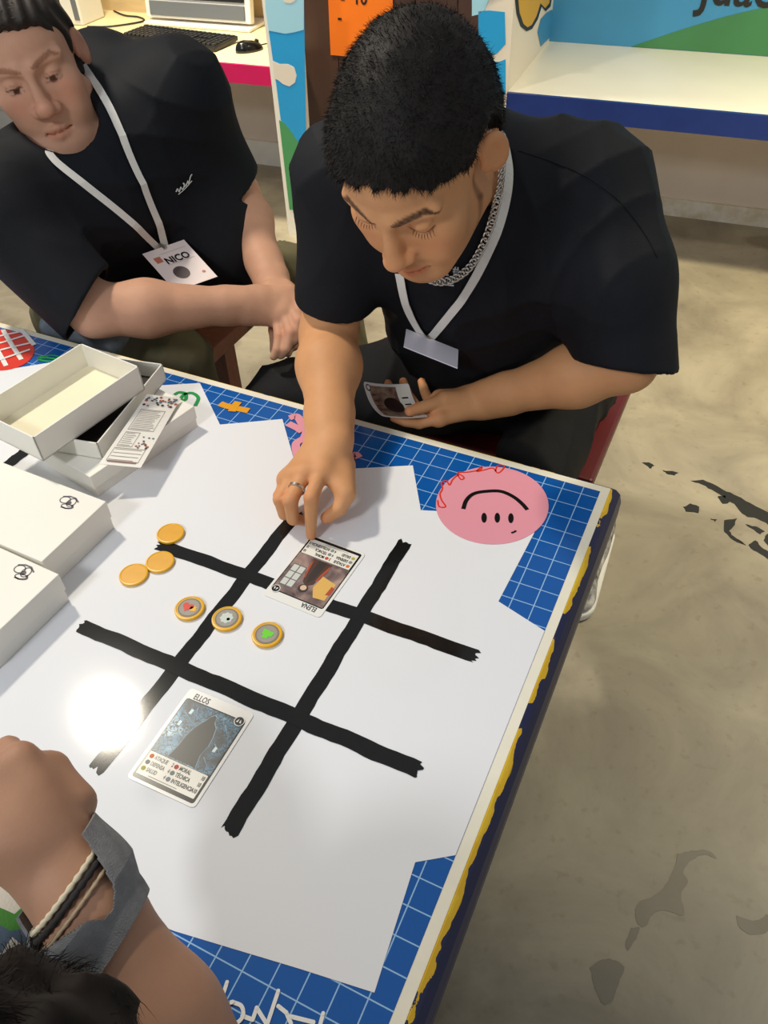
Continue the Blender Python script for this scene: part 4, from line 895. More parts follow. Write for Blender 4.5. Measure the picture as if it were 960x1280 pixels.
TR1.cone(hipR, knR, .105, .085, .05); TR1.cone(hipR, hipL, .10, .10, .05); TR1.cone(Pv1, Md1, .118, .112, .05, w=lat1, ratio=1.25)
TR1.post = lambda p, d: d-folds(p, .010, ((70, V3(.3, 1, .2), 1.), (50, V3(1, .4, 0), 2.)))
without_box(TR1, *SEAT1)
mk_sdf('trousers', TR1, .006, trouser, man1)
def shoe(parent, an, toe, name='sneaker', col='#d9d6d0'):
    f = nrm(V3(toe[0]-an[0], toe[1]-an[1], 0)); S = Sdf(); b = V3(an[0], an[1], .05)
    S.cone(b-f*.05, b+f*.12+V3(0, 0, -.008), .042, .038, .02); S.cone(b-f*.04+V3(0,0,.04), b+f*.02+V3(0,0,.02), .040, .036, .03); S.ell(b+f*.17+V3(0,0,-.01), (.046, .046, .034), .03)
    S.post = lambda p, d: np.maximum(d, .012-p[:, 2])
    o, _ = mk_sdf(name, S, .005, M('shoe_grey_white', col, rough=.6, col2='#3c3c40', vscale=30), parent)
    so = Sdf(); so.cone(b-f*.06+V3(0,0,-.03), b+f*.17+V3(0,0,-.03), .048, .050, .02); so.post = lambda p, d: np.maximum(np.maximum(d, p[:, 2]-.028), -p[:, 2])
    mk_sdf('sole', so, .005, M('white_rubber', '#e3e1dc', rough=.6), o)
shoe(man1, anL+V3(.025, .05, 0), anL+V3(.04, -.3, 0)); shoe(man1, anR, anR+V3(-.02, -.3, 0))
# ---- hair
HS1 = Sdf(); W = H1.w; q = H1.s
HS1.ell(W(0, -.020, .040), V3(.0815, .102, .095)*q, .01, H1.R); HS1.ell(W(0, .03, .055), V3(.073, .064, .058)*q, .02*q, H1.R); HS1.ell(W(0, -.04, .0), V3(.076, .075, .085)*q, .03*q, H1.R)
def hpost(p, d):
    l = H1.loc(p); n1 = np.array([0, .046, -.075]); n1 = n1/np.linalg.norm(n1)
    zl = .083+.003*np.sin(l[:, 0]*260)+.003*np.sin(l[:, 0]*610+1)-np.abs(l[:, 0])*.10
    f1 = (l[:, 1]-.095)*n1[1]+(l[:, 2]-zl)*n1[2]
    n2 = np.array([0, .050, -.100]); n2 = n2/np.linalg.norm(n2); f2 = (l[:, 1]-.02)*n2[1]+(l[:, 2]+.035)*n2[2]
    ear = .040-np.sqrt((np.abs(l[:, 0])-.090)**2+(l[:, 1]+.012)**2+((l[:, 2]+.006)*.85)**2)
    return np.maximum.reduce([d+.0015*sn(l, 150), f1*q, f2*q, ear*q])
HS1.post = hpost
hair1, hv = mk_sdf('hair', HS1, .0035, hairdark, man1)
hv, hf = HS1.mesh(.0035)
def hd(c, n):
    l = H1.loc(c); fw = (H1.R@V3(0, 1, 0)); up = H1.R@V3(0, 0, 1); front = sm(.03, .10, l[:, 1])[:, None]; top = sm(.05, .11, l[:, 2])[:, None]
    return n*.55+fw*(.5+.35*front)+up*(.15*top-.35*front)
sv, sf = hair_strands(hv, hf, 34000, .0095, .0006, hd, 2, .22)
mk('hair_strands', (sv, sf), hairdark, hair1)
bl = MB()      # eyelashes of the visible lowered eye
for x in np.linspace(-.012, .013, 9):
    for sx in (-1, 1):
        e = x/.0145; a = H1.w(sx*(.033+x), .0868-.006*e*e, .0035-.0065*(1-e*e)-.0008); b_ = H1.w(sx*(.033+x*1.25), .0905-.006*e*e, -.0055-.002*(1-e*e)); bl.tube([a, (a+b_)/2+H1.R@V3(0, .001, 0)*1, b_], [.0004, .0003, .0001], 4)
mk('eyelashes', bl, hairdark, man1, kind='stuff')
# chest print, partly hidden by the chin
def decal(S, text, px, wpx, slope, m_, parent, name, bold=.02, lift=.0022):
    v, f = text_geo(text, 1.0, bold, 1.0, 'CENTER'); k = wpx/(v[:, 0].max()-v[:, 0].min())
    P = S.hits([(px[0]+a*k, px[1]-b*k+a*k*slope) for a, b in v], lift); return mk(name, (P, f), m_, parent)
printg = M('pale_chest_print', '#c9cbcd', rough=.6)
decal(TS1, 'OL', (551, 339), 19, .12, printg, shirt1, 'chest_print', .03)
decal(TS1, '#', (570, 338), 8, .12, printg, shirt1, 'chest_print', .03)
decal(TS1, 'HARZ', (548, 351), 38, .12, printg, shirt1, 'chest_print', .03)
sm_px = smoothpath([np.array(a, float) for a in ((648,188),(690,202),(735,222),(775,252),(806,292),(822,322))], 6)
mk('shoulder_seam', MB().tube(TS1.hits(sm_px, -.0001), .0010, 6), blackcloth, shirt1)
# ---- stool
st = thing('red_stool', 'dark red stool under the person pointing at the card', 'stool', (-.26, .485, 0))
redw = M('dark_red_paint', '#611619', rough=.45, var=.1)
mk('seat', MB().box((-.46, .29, .415), (-.062, .68, .45)), redw, st, bevel=.006)
for x in (-.405, -.195):
    for y in (.36, .62): mk('leg', MB().box((x-.018, y-.018, 0), (x+.018, y+.018, .415)), redw, st)
# ================================================================== the man watching from the side
skin2 = M('pink_skin', (.62, .335, .215), rough=.58, spec=.35, var=.10, vscale=22, bump=.10, bscale=420, tint=True, sss=.12)
H2 = Head((-1.1278, .2312, 1.0857), (math.radians(-4), math.radians(12), math.radians(221.2)), 1.03)
Rsh2, Lsh2 = PD(-8, 262, 1.36), PD(222, 122, 1.50)
Rel2 = PD(118, 388, 1.43); Rwr2 = PD(318, 381, 1.50); Lel2 = PD(296, 243, 1.66); Lwr2 = PD(340, 352, 1.57)
Nb2 = H2.w(0, -.055, -.150); Pv2 = V3(-1.30, .40, .555); Ch2 = (Rsh2+Lsh2)/2+V3(-.06, .04, -.09); Md2 = (Pv2+Ch2)/2+V3(-.02, .01, .02)
lat2 = nrm(Lsh2-Rsh2)
def torso2(S, off=0., k=.06):
    S.cone(Pv2, Md2, .125+off, .128+off, k, w=lat2, ratio=1.25); S.cone(Md2, Ch2, .128+off, .112+off, k, w=lat2, ratio=1.35)
    S.cone(Rsh2*.85+Lsh2*.15+V3(-.03,.02,-.01), Lsh2*.85+Rsh2*.15+V3(-.03,.02,-.01), .074+off, .074+off, k)
    S.cone(Nb2, Rsh2, .046+off, .054+off, .05); S.cone(Nb2, Lsh2, .046+off, .054+off, .05)
B2 = Sdf(); torso2(B2, -.008)
hipR2, hipL2 = Pv2+V3(.0, -.09, -.03), Pv2+V3(.04, .11, -.03)
knR2, knL2 = V3(-.955, .215, .535), V3(-.84, .67, .53); anR2, anL2 = V3(-.875, .165, .1), V3(-.80, .74, .1)
for hp, kn, an in ((hipR2, knR2, anR2), (hipL2, knL2, anL2)): B2.chain([hp, kn, an], [.07, .05, .036], .03)
H2.build(B2, wide=1.08, jaw=1.08, nose=1.25); B2.cone(H2.w(0, -.030, -.035), Nb2, .055, .062, .022); B2.cone(H2.w(0, .02, -.085), Nb2+V3(.02, -.02, .0), .044, .05, .025)
arm(B2, Rsh2, Rel2, Rwr2, V3(0, 0, 1), .055, 1.06); arm(B2, Lsh2, Lel2, Lwr2, V3(1, 0, 0), .055, 1.06)
G = PD
fR2 = [[G(362,366,1.515), G(377,386,1.50), G(374,410,1.50), G(366,424,1.51)], [G(361,379,1.51), G(373,402,1.49), G(368,424,1.49), G(360,434,1.50)],
       [G(356,391,1.505), G(363,416,1.485), G(358,436,1.485), G(351,444,1.495)], [G(347,399,1.505), G(349,420,1.49), G(346,437,1.485), G(342,446,1.49)]]
tR2 = [G(338,363,1.545), G(358,362,1.55), G(374,370,1.55), G(386,380,1.55)]
hand(B2, Rwr2, fR2, tR2, 1.2)
fL2 = [[G(356,384,1.575), G(368,402,1.58), G(372,420,1.565), G(368,434,1.55)], [G(351,390,1.575), G(360,412,1.575), G(364,430,1.555), G(360,442,1.54)],
       [G(345,394,1.575), G(350,416,1.57), G(352,434,1.55), G(349,444,1.54)], [G(339,396,1.575), G(341,414,1.57), G(342,428,1.56), G(341,438,1.55)]]
tL2 = [G(352,368,1.56), G(364,378,1.54), G(371,392,1.525), G(374,404,1.515)]
hand(B2, Lwr2, fL2, tL2, 1.04)
def tint2(v):
    t = H2.tint(v, .93, True, brow_c=(.52, .42, .36), lip=(1.0, .80, .77))
    for c in [f[0] for f in fR2+fL2]+[f[1] for f in fR2+fL2]+[Rel2, Lel2]: t *= 1-(1-np.array([.98, .82, .80]))*np.exp(-((v-c)**2).sum(1)/.013**2)[:, None]
    return t
SEAT2 = ((-1.45, .305, .415), (-.985, .60, .449)); without_box(B2, *SEAT2)
man2, v2 = mk_sdf('person', B2, .0030, skin2, loc=(-1.25, .4, 0), tint=tint2, label='person in black shirt and khaki trousers with clasped hands and name badge', cat='person')
TS2 = Sdf(); torso2(TS2, .014)
cufR2, cufL2 = Rsh2+(Rel2-Rsh2)*.93, Lsh2+(Lel2-Lsh2)*.86; dR2, dL2 = nrm(Rel2-Rsh2), nrm(Lel2-Lsh2); dRc2 = nrm(dR2+.45*nrm(Rwr2-Rel2))
TS2.cone(Rsh2, cufR2+dR2*.04, .080, .076, .05); TS2.cone(Lsh2, cufL2+dL2*.03, .080, .062, .05)
TS2.cone(Ch2+V3(.05, -.02, .0), Md2+V3(.07, -.03, -.02), .115, .135, .06, w=lat2, ratio=1.2)
TS2.cone(PD(215, 215, 1.60), PD(272, 312, 1.68), .10, .105, .09); TS2.cone(PD(272, 312, 1.68), Pv2+V3(.06, .03, .06), .105, .125, .09); UB = PD(128, 98, 1.55); TS2.cone(UB, PD(212, 116, 1.53), .058, .060, .07); TS2.cone(UB, Ch2+V3(-.03, .06, -.02), .058, .115, .09); TS2.cone(UB, Nb2, .056, .050, .07); TS2.cone(Lsh2, Ch2+V3(-.02, .09, -.04), .066, .11, .09)
TS2.cut(cufR2, dRc2, .105); TS2.cut(cufL2, dL2, .10)
TS2.cone(cufR2-dR2*.04, cufR2+dR2*.05, .062, .070, .006, True); TS2.cone(cufL2-dL2*.035, cufL2+dL2*.04, .052, .057, .006, True)
TS2.cone(Nb2+V3(.02, -.015, -.005), H2.w(0, -.02, -.02), .062, .070, .012, True); TS2.cone(H2.w(-.005, .02, -.150), H2.w(0, .06, -.08), .058, .068, .012, True)
TS2.post = lambda p, d: d-.010*np.clip((np.minimum(np.linalg.norm(p-Rel2, axis=1), np.linalg.norm(p-Lel2, axis=1))-.04)/.12, .06, 1)*folds(p, 1., ((52, V3(.6, .2, 1), .9), (44, V3(.9, -.5, .4), 2.6), (36, V3(.2, .9, -.6), 5.0)))
without_box(TS2, (-1.45, .305, .30), (-.985, .60, .449))
shirt2, _ = mk_sdf('t_shirt', TS2, .0042, blackcloth, man2)
khaki = M('khaki_cloth', '#6a6347', rough=.85, var=.15, vscale=12, bump=.2, bscale=500)
TR2 = Sdf()
for hp, kn, an in ((hipR2, knR2, anR2), (hipL2, knL2, anL2)): TR2.chain([hp, kn, an+V3(0,0,-.02)], [.098, .080, .058], .04)
TR2.cone(hipR2, hipL2, .105, .105, .05)
TR2.post = lambda p, d: d-folds(p, .011, ((60, V3(.3, 1, .2), 1.), (46, V3(1, .4, 0), 2.)))
without_box(TR2, *SEAT2)
trous2, _ = mk_sdf('trousers', TR2, .006, khaki, man2)
US = Sdf(); US.cone(PD(70, 408, 1.53), PD(140, 420, 1.545), .030, .034, .03); US.post = lambda p, d: d-folds(p, .006, ((95, V3(1, .3, .2), .4), (70, V3(.3, 1, .6), 2.)))
mk_sdf('washed_hem', US, .005, M('washed_blue_cloth', '#8f9aa3', rough=.85, col2='#5f6a75', vscale=18), man2)
for an in (anR2, anL2): shoe(man2, an, an+V3(.3, -.12, 0), col='#55524c')
hair2m = M('dark_brown_hair', (.020, .013, .009), rough=.6, var=.4, vscale=80, spec=.4)
HS2 = Sdf(); q2 = H2.s
HS2.ell(H2.w(0, -.022, .045), V3(.085, .104, .098)*q2, .01, H2.R); HS2.ell(H2.w(0, .03, .066), V3(.066, .066, .058)*q2, .02, H2.R); HS2.ell(H2.w(0, -.045, .0), V3(.077, .072, .085)*q2, .03, H2.R)
def hpost2(p, d):
    l = H2.loc(p); n1 = nrm(V3(0, .072, -.062)); zl = .094+.004*np.sin(l[:, 0]*120+.6)+.002*np.sin(l[:, 0]*500)
    f1 = (l[:, 1]-.095)*n1[1]+(l[:, 2]-zl)*n1[2]; n2 = nrm(V3(0, .05, -.1)); f2 = (l[:, 1]-.02)*n2[1]+(l[:, 2]+.03)*n2[2]
    ear = .034-np.sqrt((np.abs(l[:, 0])-.085)**2+(l[:, 1]+.012)**2+((l[:, 2]+.006)*.85)**2)
    return np.maximum.reduce([d+.003*np.sin(l[:, 0]*240+l[:, 1]*90+2*np.sin(l[:, 2]*60)), f1*q2, f2*q2, ear*q2])
HS2.post = hpost2
hair2, _ = mk_sdf('hair', HS2, .0035, hair2m, man2); h2v, h2f = HS2.mesh(.0035)
sv, sf = hair_strands(h2v, h2f, 9000, .016, .0009, lambda c, n: n*.25+(H2.R@V3(.9, -.15, .05)), 5, .15)
mk('hair_strands', (sv, sf), hair2m, hair2)
# small stitched signature on the chest
sg = [TS2.hit(u, v, lift=.0015) for u, v in smoothpath([np.array(a, float) for a in ((220,240),(222,236),(224,240),(226,234),(228,237),(231,231),(229,229),(232,233),(235,226),(236,230),(238,221),(240,218))], 4)]
mk('chest_signature', MB().tube(sg, .0011, 5), M('white_thread', '#d8d8d4', rough=.7), shirt2)
mk('chest_signature_line', MB().tube([TS2.hit(u, v, lift=.0015) for u, v in ((223,243),(228,239),(234,233),(240,226))], .0008, 5), M('white_thread', '#d8d8d4'), shirt2)
# ---- wooden stool of the watching man
ws = thing('wooden_stool', 'brown wooden stool under the person in khaki trousers', 'stool', (-1.22, .40, 0))
wd = M('reddish_brown_wood', '#7a4a3a', rough=.5, var=.25, vscale=5, stretch=(14, 14, 1.2))
lg = onz(281, 436, .40)
mk('seat', MB().box((-1.45, .305, .415), (lg[0]+.03, .60, .45)), wd, ws, bevel=.006)
for x, y in ((-1.42, .34), (-1.42, .57), (-1.105, .55), (lg[0], lg[1]-.01)): mk('leg', MB().box((x-.022, y-.022, 0), (x+.022, y+.022, .415)), wd, ws)
# ================================================================== forearm, hair and sleeve of the person beside the camera
skin3 = M('olive_skin', (.44, .235, .145), rough=.58, spec=.35, var=.08, vscale=25, bump=.08, bscale=420, tint=True, sss=.12)
W3 = PD(82, 1086, .60); E3 = PD(285, 1412, .580); F3 = PD(-22, 985, .60)
d3 = nrm(F3-W3); Hd3 = PD(-95, 1500, .375); S3 = Hd3+V3(.14, -.10, -.20)
B3 = Sdf(); L3 = np.linalg.norm(W3-E3)
f3 = nrm(W3-E3)
B3.cone(E3, E3+f3*L3*.4, .042, .0425, .02); B3.cone(E3+f3*L3*.4, W3-f3*.02, .0425, .031, .02); B3.cone(W3-f3*.04, W3+d3*.02, .0285, .028, .02, w=RC[:, 0], ratio=1.12)
B3.cone(S3, E3, .055, .043, .02)
# loosely closed hand, knuckles towards the board
side3 = nrm(np.cross(d3, -ray(40, 1000))); out3 = nrm(np.cross(side3, d3))
if out3@ray(40, 1000) > 0: out3 = -out3
K3 = W3+d3*.088
fg3 = []
for i, s_ in enumerate((.034, .013, -.009, -.029)):
    k = K3+side3*s_*.92+out3*(.004-.002*abs(i-1.2))-d3*(.003*abs(i-1.3)); a = k+d3*.016-out3*.028; b_ = a-d3*.016-out3*.024; c_ = b_-d3*.020+out3*.004; fg3.append([k, a, b_, c_])
hand(B3, W3+d3*.012, fg3, [W3+d3*.03+side3*.036-out3*.006, W3+d3*.062+side3*.042-out3*.018, W3+d3*.085+side3*.028-out3*.034, W3+d3*.098+side3*.010-out3*.040], 1.02)
A3 = Sdf(); A3.p = list(B3.p[:3])                  # the bare forearm alone, for what is worn on it
Lsh3 = Hd3+V3(-.18, -.10, -.20); Ll3 = PD(16, 1166, .690); Lh3 = PD(-150, 1100, .72)
B3.cone(S3+V3(-.02, -.02, -.02), Lsh3+V3(.02, -.02, -.02), .08, .08, .05); B3.cone((S3+Lsh3)/2+V3(0, -.02, -.05), Hd3+V3(-.02, -.22, -.50), .12, .13, .06, w=V3(1, 0, 0), ratio=1.3)
B3.cone(Lsh3, Ll3, .045, .036, .02); B3.cone(Ll3, Lh3, .036, .028, .02); B3.ell(W3+d3*.055+out3*.002, (.036, .036, .027), .02)
B3.ell(Hd3, (.066, .074, .078), .02); B3.cone(Hd3+V3(0, -.02, -.06), (S3+Lsh3)/2+V3(0, 0, .04), .05, .055, .03)
for x in (Hd3[0]-.20, Hd3[0]-.035): B3.chain([V3(x, Hd3[1]-.22, .52), V3(x, Hd3[1]+.06, .50), V3(x, Hd3[1]+.03, .06)], [.07, .05, .04], .03)
TOP3 = ((-1.95, -.93, HT-.06), (0, 0, HT-.0008)); without_box(B3, *TOP3)
man3, _ = mk_sdf('person', B3, .0032, skin3, loc=(Hd3[0], Hd3[1]-.2, 0), tint=lambda v: np.ones((len(v), 3)), label='person with bare forearm, grey wrist cuff and dark hair leaning on the table', cat='person')
# leaf printed blouse
def leafmat():
    m = M('leaf_print_cloth', '#c8c2b4', rough=.8, bump=.2, bscale=400); nt = m.node_tree; N = nt.nodes; L = nt.links; b = N['Principled BSDF']
    tc = N.new('ShaderNodeTexCoord'); v = N.new('ShaderNodeTexVoronoi'); v.inputs['Scale'].default_value = 38; v.inputs['Randomness'].default_value = 1
    mp = N.new('ShaderNodeMapping'); mp.inputs['Scale'].default_value = (1, 2.2, 1.4); mp.inputs['Rotation'].default_value = (.4, .3, .7); L.new(tc.outputs['Object'], mp.inputs[0]); L.new(mp.outputs[0], v.inputs['Vector'])
    r = N.new('ShaderNodeValToRGB'); r.color_ramp.interpolation = 'CONSTANT'; e = r.color_ramp.elements; e[0].color = lin('#c9c3b6'); e[0].position = 0; e[1].position = .45; e[1].color = lin('#3d7a2c')
    x = e.new(.62); x.color = lin('#46586a'); x = e.new(.8); x.color = lin('#b9b5ac'); L.new(v.outputs['Color'], r.inputs[0]); L.new(r.outputs[0], b.inputs['Base Color']); return m
leaf = leafmat(); BL = Sdf()
BL.cone(S3+V3(-.02, -.02, -.02), Lsh3+V3(.02, -.02, -.02), .095, .095, .05); BL.cone((S3+Lsh3)/2+V3(0, -.02, -.05), Hd3+V3(-.02, -.22, -.50), .135, .145, .06, w=V3(1, 0, 0), ratio=1.3)
BL.cone(Lsh3, Ll3, .075, .046, .04); BL.cone(Ll3, Ll3*.5+Lh3*.5, .046, .044, .03); BL.cone(S3, S3*.6+E3*.4, .072, .062, .04)
BL.post = lambda p, d: d-folds(p, .006, ((60, V3(1, .3, .5), .4), (48, V3(.3, 1, .6), 2.)))
without_box(BL, *TOP3)
mk_sdf('blouse', BL, .007, leaf, man3)
mk_sdf('trousers', (lambda S: [S.chain([V3(x, Hd3[1]-.22, .52), V3(x, Hd3[1]+.06, .50), V3(x, Hd3[1]+.03, .06)], [.09, .07, .06], .04) for x in (Hd3[0]-.20, Hd3[0]-.035)] and S)(Sdf()), .008, trouser, man3)
# long dark wavy hair falling past the shoulder
hair3m = M('dark_wavy_hair', (.016, .010, .007), rough=.7, var=.5, vscale=60, spec=.25)
HS3 = Sdf(); HS3.ell(Hd3, (.096, .104, .104), .03); HS3.cone(Hd3+V3(0, -.05, -.02), Hd3+V3(.02, -.10, -.20), .10, .07, .05); HS3.cone(Hd3+V3(.06, -.02, -.03), PD(100, 1300, .42), .05, .022, .03)
HS3.post = lambda p, d: d-.0035*np.sin(p[:, 0]*150+2.5*np.sin(p[:, 2]*38)+p[:, 1]*60)-.003*np.sin(p[:, 1]*260+2*np.sin(p[:, 0]*70))
hair3, _ = mk_sdf('hair', HS3, .005, hair3m, man3); h3v, h3f = HS3.mesh(.006)
sv, sf = hair_strands(h3v, h3f, 30000, .015, .0006, lambda c, n: n*.35+np.stack([np.sin(c[:, 2]*90), np.cos(c[:, 0]*80), -.6+0*c[:, 0]], 1)*.8, 9, .25)
mk('hair_strands', (sv, sf), hair3m, hair3)
# ---- grey felt wrist cuff with a long teardrop opening, and cord bracelets (worn: things of their own)
felt = M('grey_felt', '#858586', rough=.9, var=.25, vscale=90, bump=.5, bscale=900); axw = -f3
u3 = nrm(-ray(110, 1110)-axw*((-ray(110, 1110))@axw)); w3 = nrm(np.cross(axw, u3))
C3 = W3+axw*.030
def cuffpt(th, a, r): return C3+axw*a+(u3*math.cos(th)+w3*math.sin(th))*r
def worn(cs, ths, lifts):
    cs, ths, lifts = np.array(cs), np.array(ths), np.array(lifts); e = np.cos(ths)[:, None]*u3+np.sin(ths)[:, None]*w3; r = np.full(len(ths), .060)
    for _ in range(60): r = r-np.maximum(A3.ev(cs+e*r[:, None])-lifts, 0)*.9
    return cs+e*r[:, None], cs+e*(r+.0026)[:, None]
cf = MB(); NT, NA = 220, 70; keep = {}
def hole(th, a):                                # hook-shaped opening towards the hand
    return -.55 < th < 1.9 and a < np.interp(th, [-.55, -.45, -.28, -.1, .1, .6, 1.2, 1.9], [-.03, .008, .016, .014, .004, -.004, -.010, -.020])
for i in range(NT):
    for j in range(NA):
        th = -math.pi+2*math.pi*i/NT; a = -.036+.072*j/(NA-1)
        keep[(i, j)] = not hole(th, a)
idx = {}
tha = [(-math.pi+2*math.pi*i/NT, -.036+.072*j/(NA-1)) for i in range(NT) for j in range(NA)]
inn, outr = worn([C3+axw*(a+.016*math.sin(t)) for t, a in tha], [t for t, a in tha], [np.interp(a, [-.036, .004, .022], [.0074, .0074, .0012]) for t, a in tha])
for k, pts_ in ((0, inn), (1, outr)):
    G_ = pts_.reshape(NT, NA, 3)
    for _ in range(3): G_ = (np.roll(G_, 1, 0)+np.roll(G_, -1, 0)+2*G_)/4
    for i in range(NT):
        for j in range(NA): idx[(i, j, k)] = len(cf.v); cf.v.append(tuple(G_[i, j]))
cell = lambda i, j: 0 <= j < NA-1 and keep[(i % NT, j)] and keep[((i+1) % NT, j)] and keep[(i % NT, j+1)] and keep[((i+1) % NT, j+1)]
for i in range(NT):
    for j in range(NA-1):
        if not cell(i, j): continue
        q = [(i, j), ((i+1) % NT, j), ((i+1) % NT, j+1), (i, j+1)]
        cf.f.append(tuple(idx[(a, b, 1)] for a, b in q)); cf.f.append(tuple(idx[(a, b, 0)] for a, b in reversed(q)))
        for (di, dj), (e0, e1) in (((0, -1), (0, 1)), ((1, 0), (1, 2)), ((0, 1), (2, 3)), ((-1, 0), (3, 0))):
            if not cell((i+di) % NT, j+dj): a, b = q[e0], q[e1]; cf.f.append((idx[(*a, 0)], idx[(*b, 0)], idx[(*b, 1)], idx[(*a, 1)]))
mk('wrist_cuff', cf, felt, loc=C3, smooth=False, label='grey felt wrist cuff with cut-out opening on the bare forearm', cat='bracelet')
def bracelet(a, r, th, m_, label, tilt=.35, bead=False):
    n = 64; c = C3+axw*a; mb = MB(); tt = np.linspace(0, 2*math.pi, n+1); ring_pts = list(worn([c+axw*tilt*r*math.sin(t) for t in tt], tt, [th*.95]*(n+1))[0])
    rr = [th*(1+.25*math.sin(k*math.pi)) if not bead else th*(.75+.45*(k % 2)) for k in range(n+1)]
    mb.tube(ring_pts, rr, 8, cap=False); return mk('cord_bracelet', mb, m_, loc=c, smooth=True, label=label, cat='bracelet')
bracelet(-.020, .0352, .0022, M('cream_cord', '#cfc4a8', rough=.8), 'cream twisted cord bracelet next to the hand', .40, True)
bracelet(-.014, .0352, .0026, M('black_cord', '#201d1c', rough=.8), 'black braided cord bracelet between two pale cords', .40, True)
bracelet(-.006, .0350, .0018, M('tan_cord', '#b39a7c', rough=.8), 'thin tan cord bracelet seen through the cuff opening', .40, True)
# ================================================================== lanyards, necklace, ring, card in hand
lany = M('white_lanyard', '#e9e6dd', rough=.7, var=.05, vscale=60); badgew = M('badge_paper', '#e6e3ee', rough=.4, coat=.3); clipm = M('clip_metal', '#b9b6a8', rough=.3, metal=.9)
class Both:
    def __init__(s, *S): s.S = S
    def ev(s, p): return np.minimum.reduce([x.ev(p) for x in s.S])
    hit = Sdf.hit; normal = Sdf.normal; hits = Sdf.hits; normals = Sdf.normals
NK1 = Sdf(); NK1.cone(H1.w(0, -.030, -.035), Nb1, .053, .060, .022); NK1.cone(H1.w(0, -.01, -.08), Nb1+V3(0, -.02, -.01), .043, .05, .02)
NK2 = Sdf(); NK2.cone(H2.w(0, -.030, -.035), Nb2, .055, .062, .022); NK2.cone(H2.w(0, .02, -.085), Nb2+V3(.02, -.02, .0), .044, .05, .025)
FB1, FB2 = Both(TS1, B1), Both(TS2, B2)
BO1, BO2 = Both(TS1, NK1), Both(TS2, NK2)      # shirt and neck: what straps and chain lie on
def on(S, px, lift): return S.hits(px, lift)
def lay_ribbon(S, px, wid, lift=.003, body=None, pre=()):
    P = settle(body or S, list(pre)+on(S, smoothpath([np.array(a, float) for a in px], 5), lift), lift)
    S = body or S
    return MB().ribbon(P, wid, S.normals(P, .012), .0012), P
l1 = thing('lanyard', 'white lanyard with blank white badge on the person pointing at the card', 'lanyard', TS1.hit(538, 430))
rb, P = lay_ribbon(BO1, [(631,178),(636,200),(636,230),(630,262),(621,292),(607,322),(592,352),(574,378),(553,405),(537,424)], .0125, body=FB1)
mk('strap', rb, lany, l1)
rb, P2 = lay_ribbon(TS1, [(499,342),(503,362),(508,384),(517,404),(530,422)], .0125); mk('strap', rb, lany, l1)
bq = [(508,411),(573,436),(572,459),(511,435)]
top = [TS1.hit(u, v, lift=.006) for u, v in ((508,411),(573,437))]; 
ctr = (top[0]+top[1])/2; eu = top[1]-top[0]; nn = TS1.normal(ctr, .02); ev_ = nrm(np.cross(nrm(nn), nrm(eu))); 
if ev_[2] > 0: ev_ = -ev_
def fitlen():
    for L_ in np.linspace(.015, .09, 60):
        if proj(ctr+ev_*L_)[1] > 449: return L_
    return .06
hb = min((PD(572, 460, dd) for dd in np.linspace(.75, 1.25, 501) if PD(572, 460, dd)@(-RC[:, 2]) <= top[1]@(-RC[:, 2])+.0), key=lambda X: abs(np.linalg.norm(X-top[1])-.056))
hang = hb-top[1]
bd = mk('badge', MB().prism([top[0], top[1], top[1]+hang, top[0]+hang], nrm(np.cross(eu, hang))*.0015), badgew, l1)
mk('clip', MB().tube([TS1.hit(534,421,lift=.007), TS1.hit(541,428,lift=.007)], .0035, 8), clipm, l1)
l2 = thing('lanyard', 'white lanyard with handwritten name badge on the person in khaki trousers', 'lanyard', TS2.hit(207, 305))
rb, _p = lay_ribbon(BO2, [(104,82),(113,96),(124,112),(138,136),(147,156),(156,180),(168,208),(180,236),(192,264),(201,288),(206,307)], .0135, body=FB2); mk('strap', rb, lany, l2)
rb, _p = lay_ribbon(TS2, [(61,191),(66,198),(74,206),(100,226),(128,248),(156,270),(180,293),(198,310)], .0125, body=FB2)
_q = nrm(H2.w(.03, -.03, -.125)-_p[0]); _p = [_p[0]+_q*.026, _p[0]+_q*.012]+_p   # the strap slips back under the jaw
mk('strap', MB().ribbon(_p, .0125, [FB2.normal(_p[2], .012)]*2+FB2.normals(_p[2:], .012), .0012), lany, l2)
cr = [(178,318),(230,300),(272,346)]
a, b_ = [TS2.hit(u, v, lift=.006) for u, v in cr[:2]]; eu2 = b_-a; c_ = None
best = None
n2_ = TS2.normal((a+b_)/2, .03)
for dd in np.linspace(1.1, 1.8, 281):          # the lower corner: on its pixel ray, where the badge is square
    X = PD(272, 346, dd); s_ = abs(nrm(X-b_)@nrm(eu2))
    if best is None or s_ < best[0]: best = (s_, X)
_g = [(x_, y_) for x_ in np.linspace(0, 1, 9) for y_ in np.linspace(0, 1, 9)]
def _clear(X, sh): P_ = np.array([a+sh+eu2*x_+(X-b_)*y_ for x_, y_ in _g]); return min(B2.ev(P_).min()-.0015, TS2.ev(P_).min()-.001)
_best = None
for dd in np.linspace(1.40, 1.70, 61):          # hangs between belly and forearm: the lower corner on its pixel ray
    X = PD(272, 346, dd); c_ = _clear(X, 0.)
    if _best is None or c_ > _best[0]: _best = (c_, X, dd)
evb = _best[1]-b_; nb = nrm(np.cross(eu2, evb)); nb = nb if nb@(CC-b_) > 0 else -nb
f2 = lambda x, y, h=0: a+eu2*x+evb*y+nb*h
MBp = MB().prism([f2(0, 0), f2(1, 0), f2(1, 1), f2(0, 1)], nb*.0012)
bd2 = mk('badge', MBp, M('pale_pink_badge', '#dfcfcb', rough=.4, coat=.3), l2)
W_, H_ = np.linalg.norm(eu2), np.linalg.norm(evb)
def bp(mb_pts, h=.0016): return [f2(x, y, h) for x, y in mb_pts]
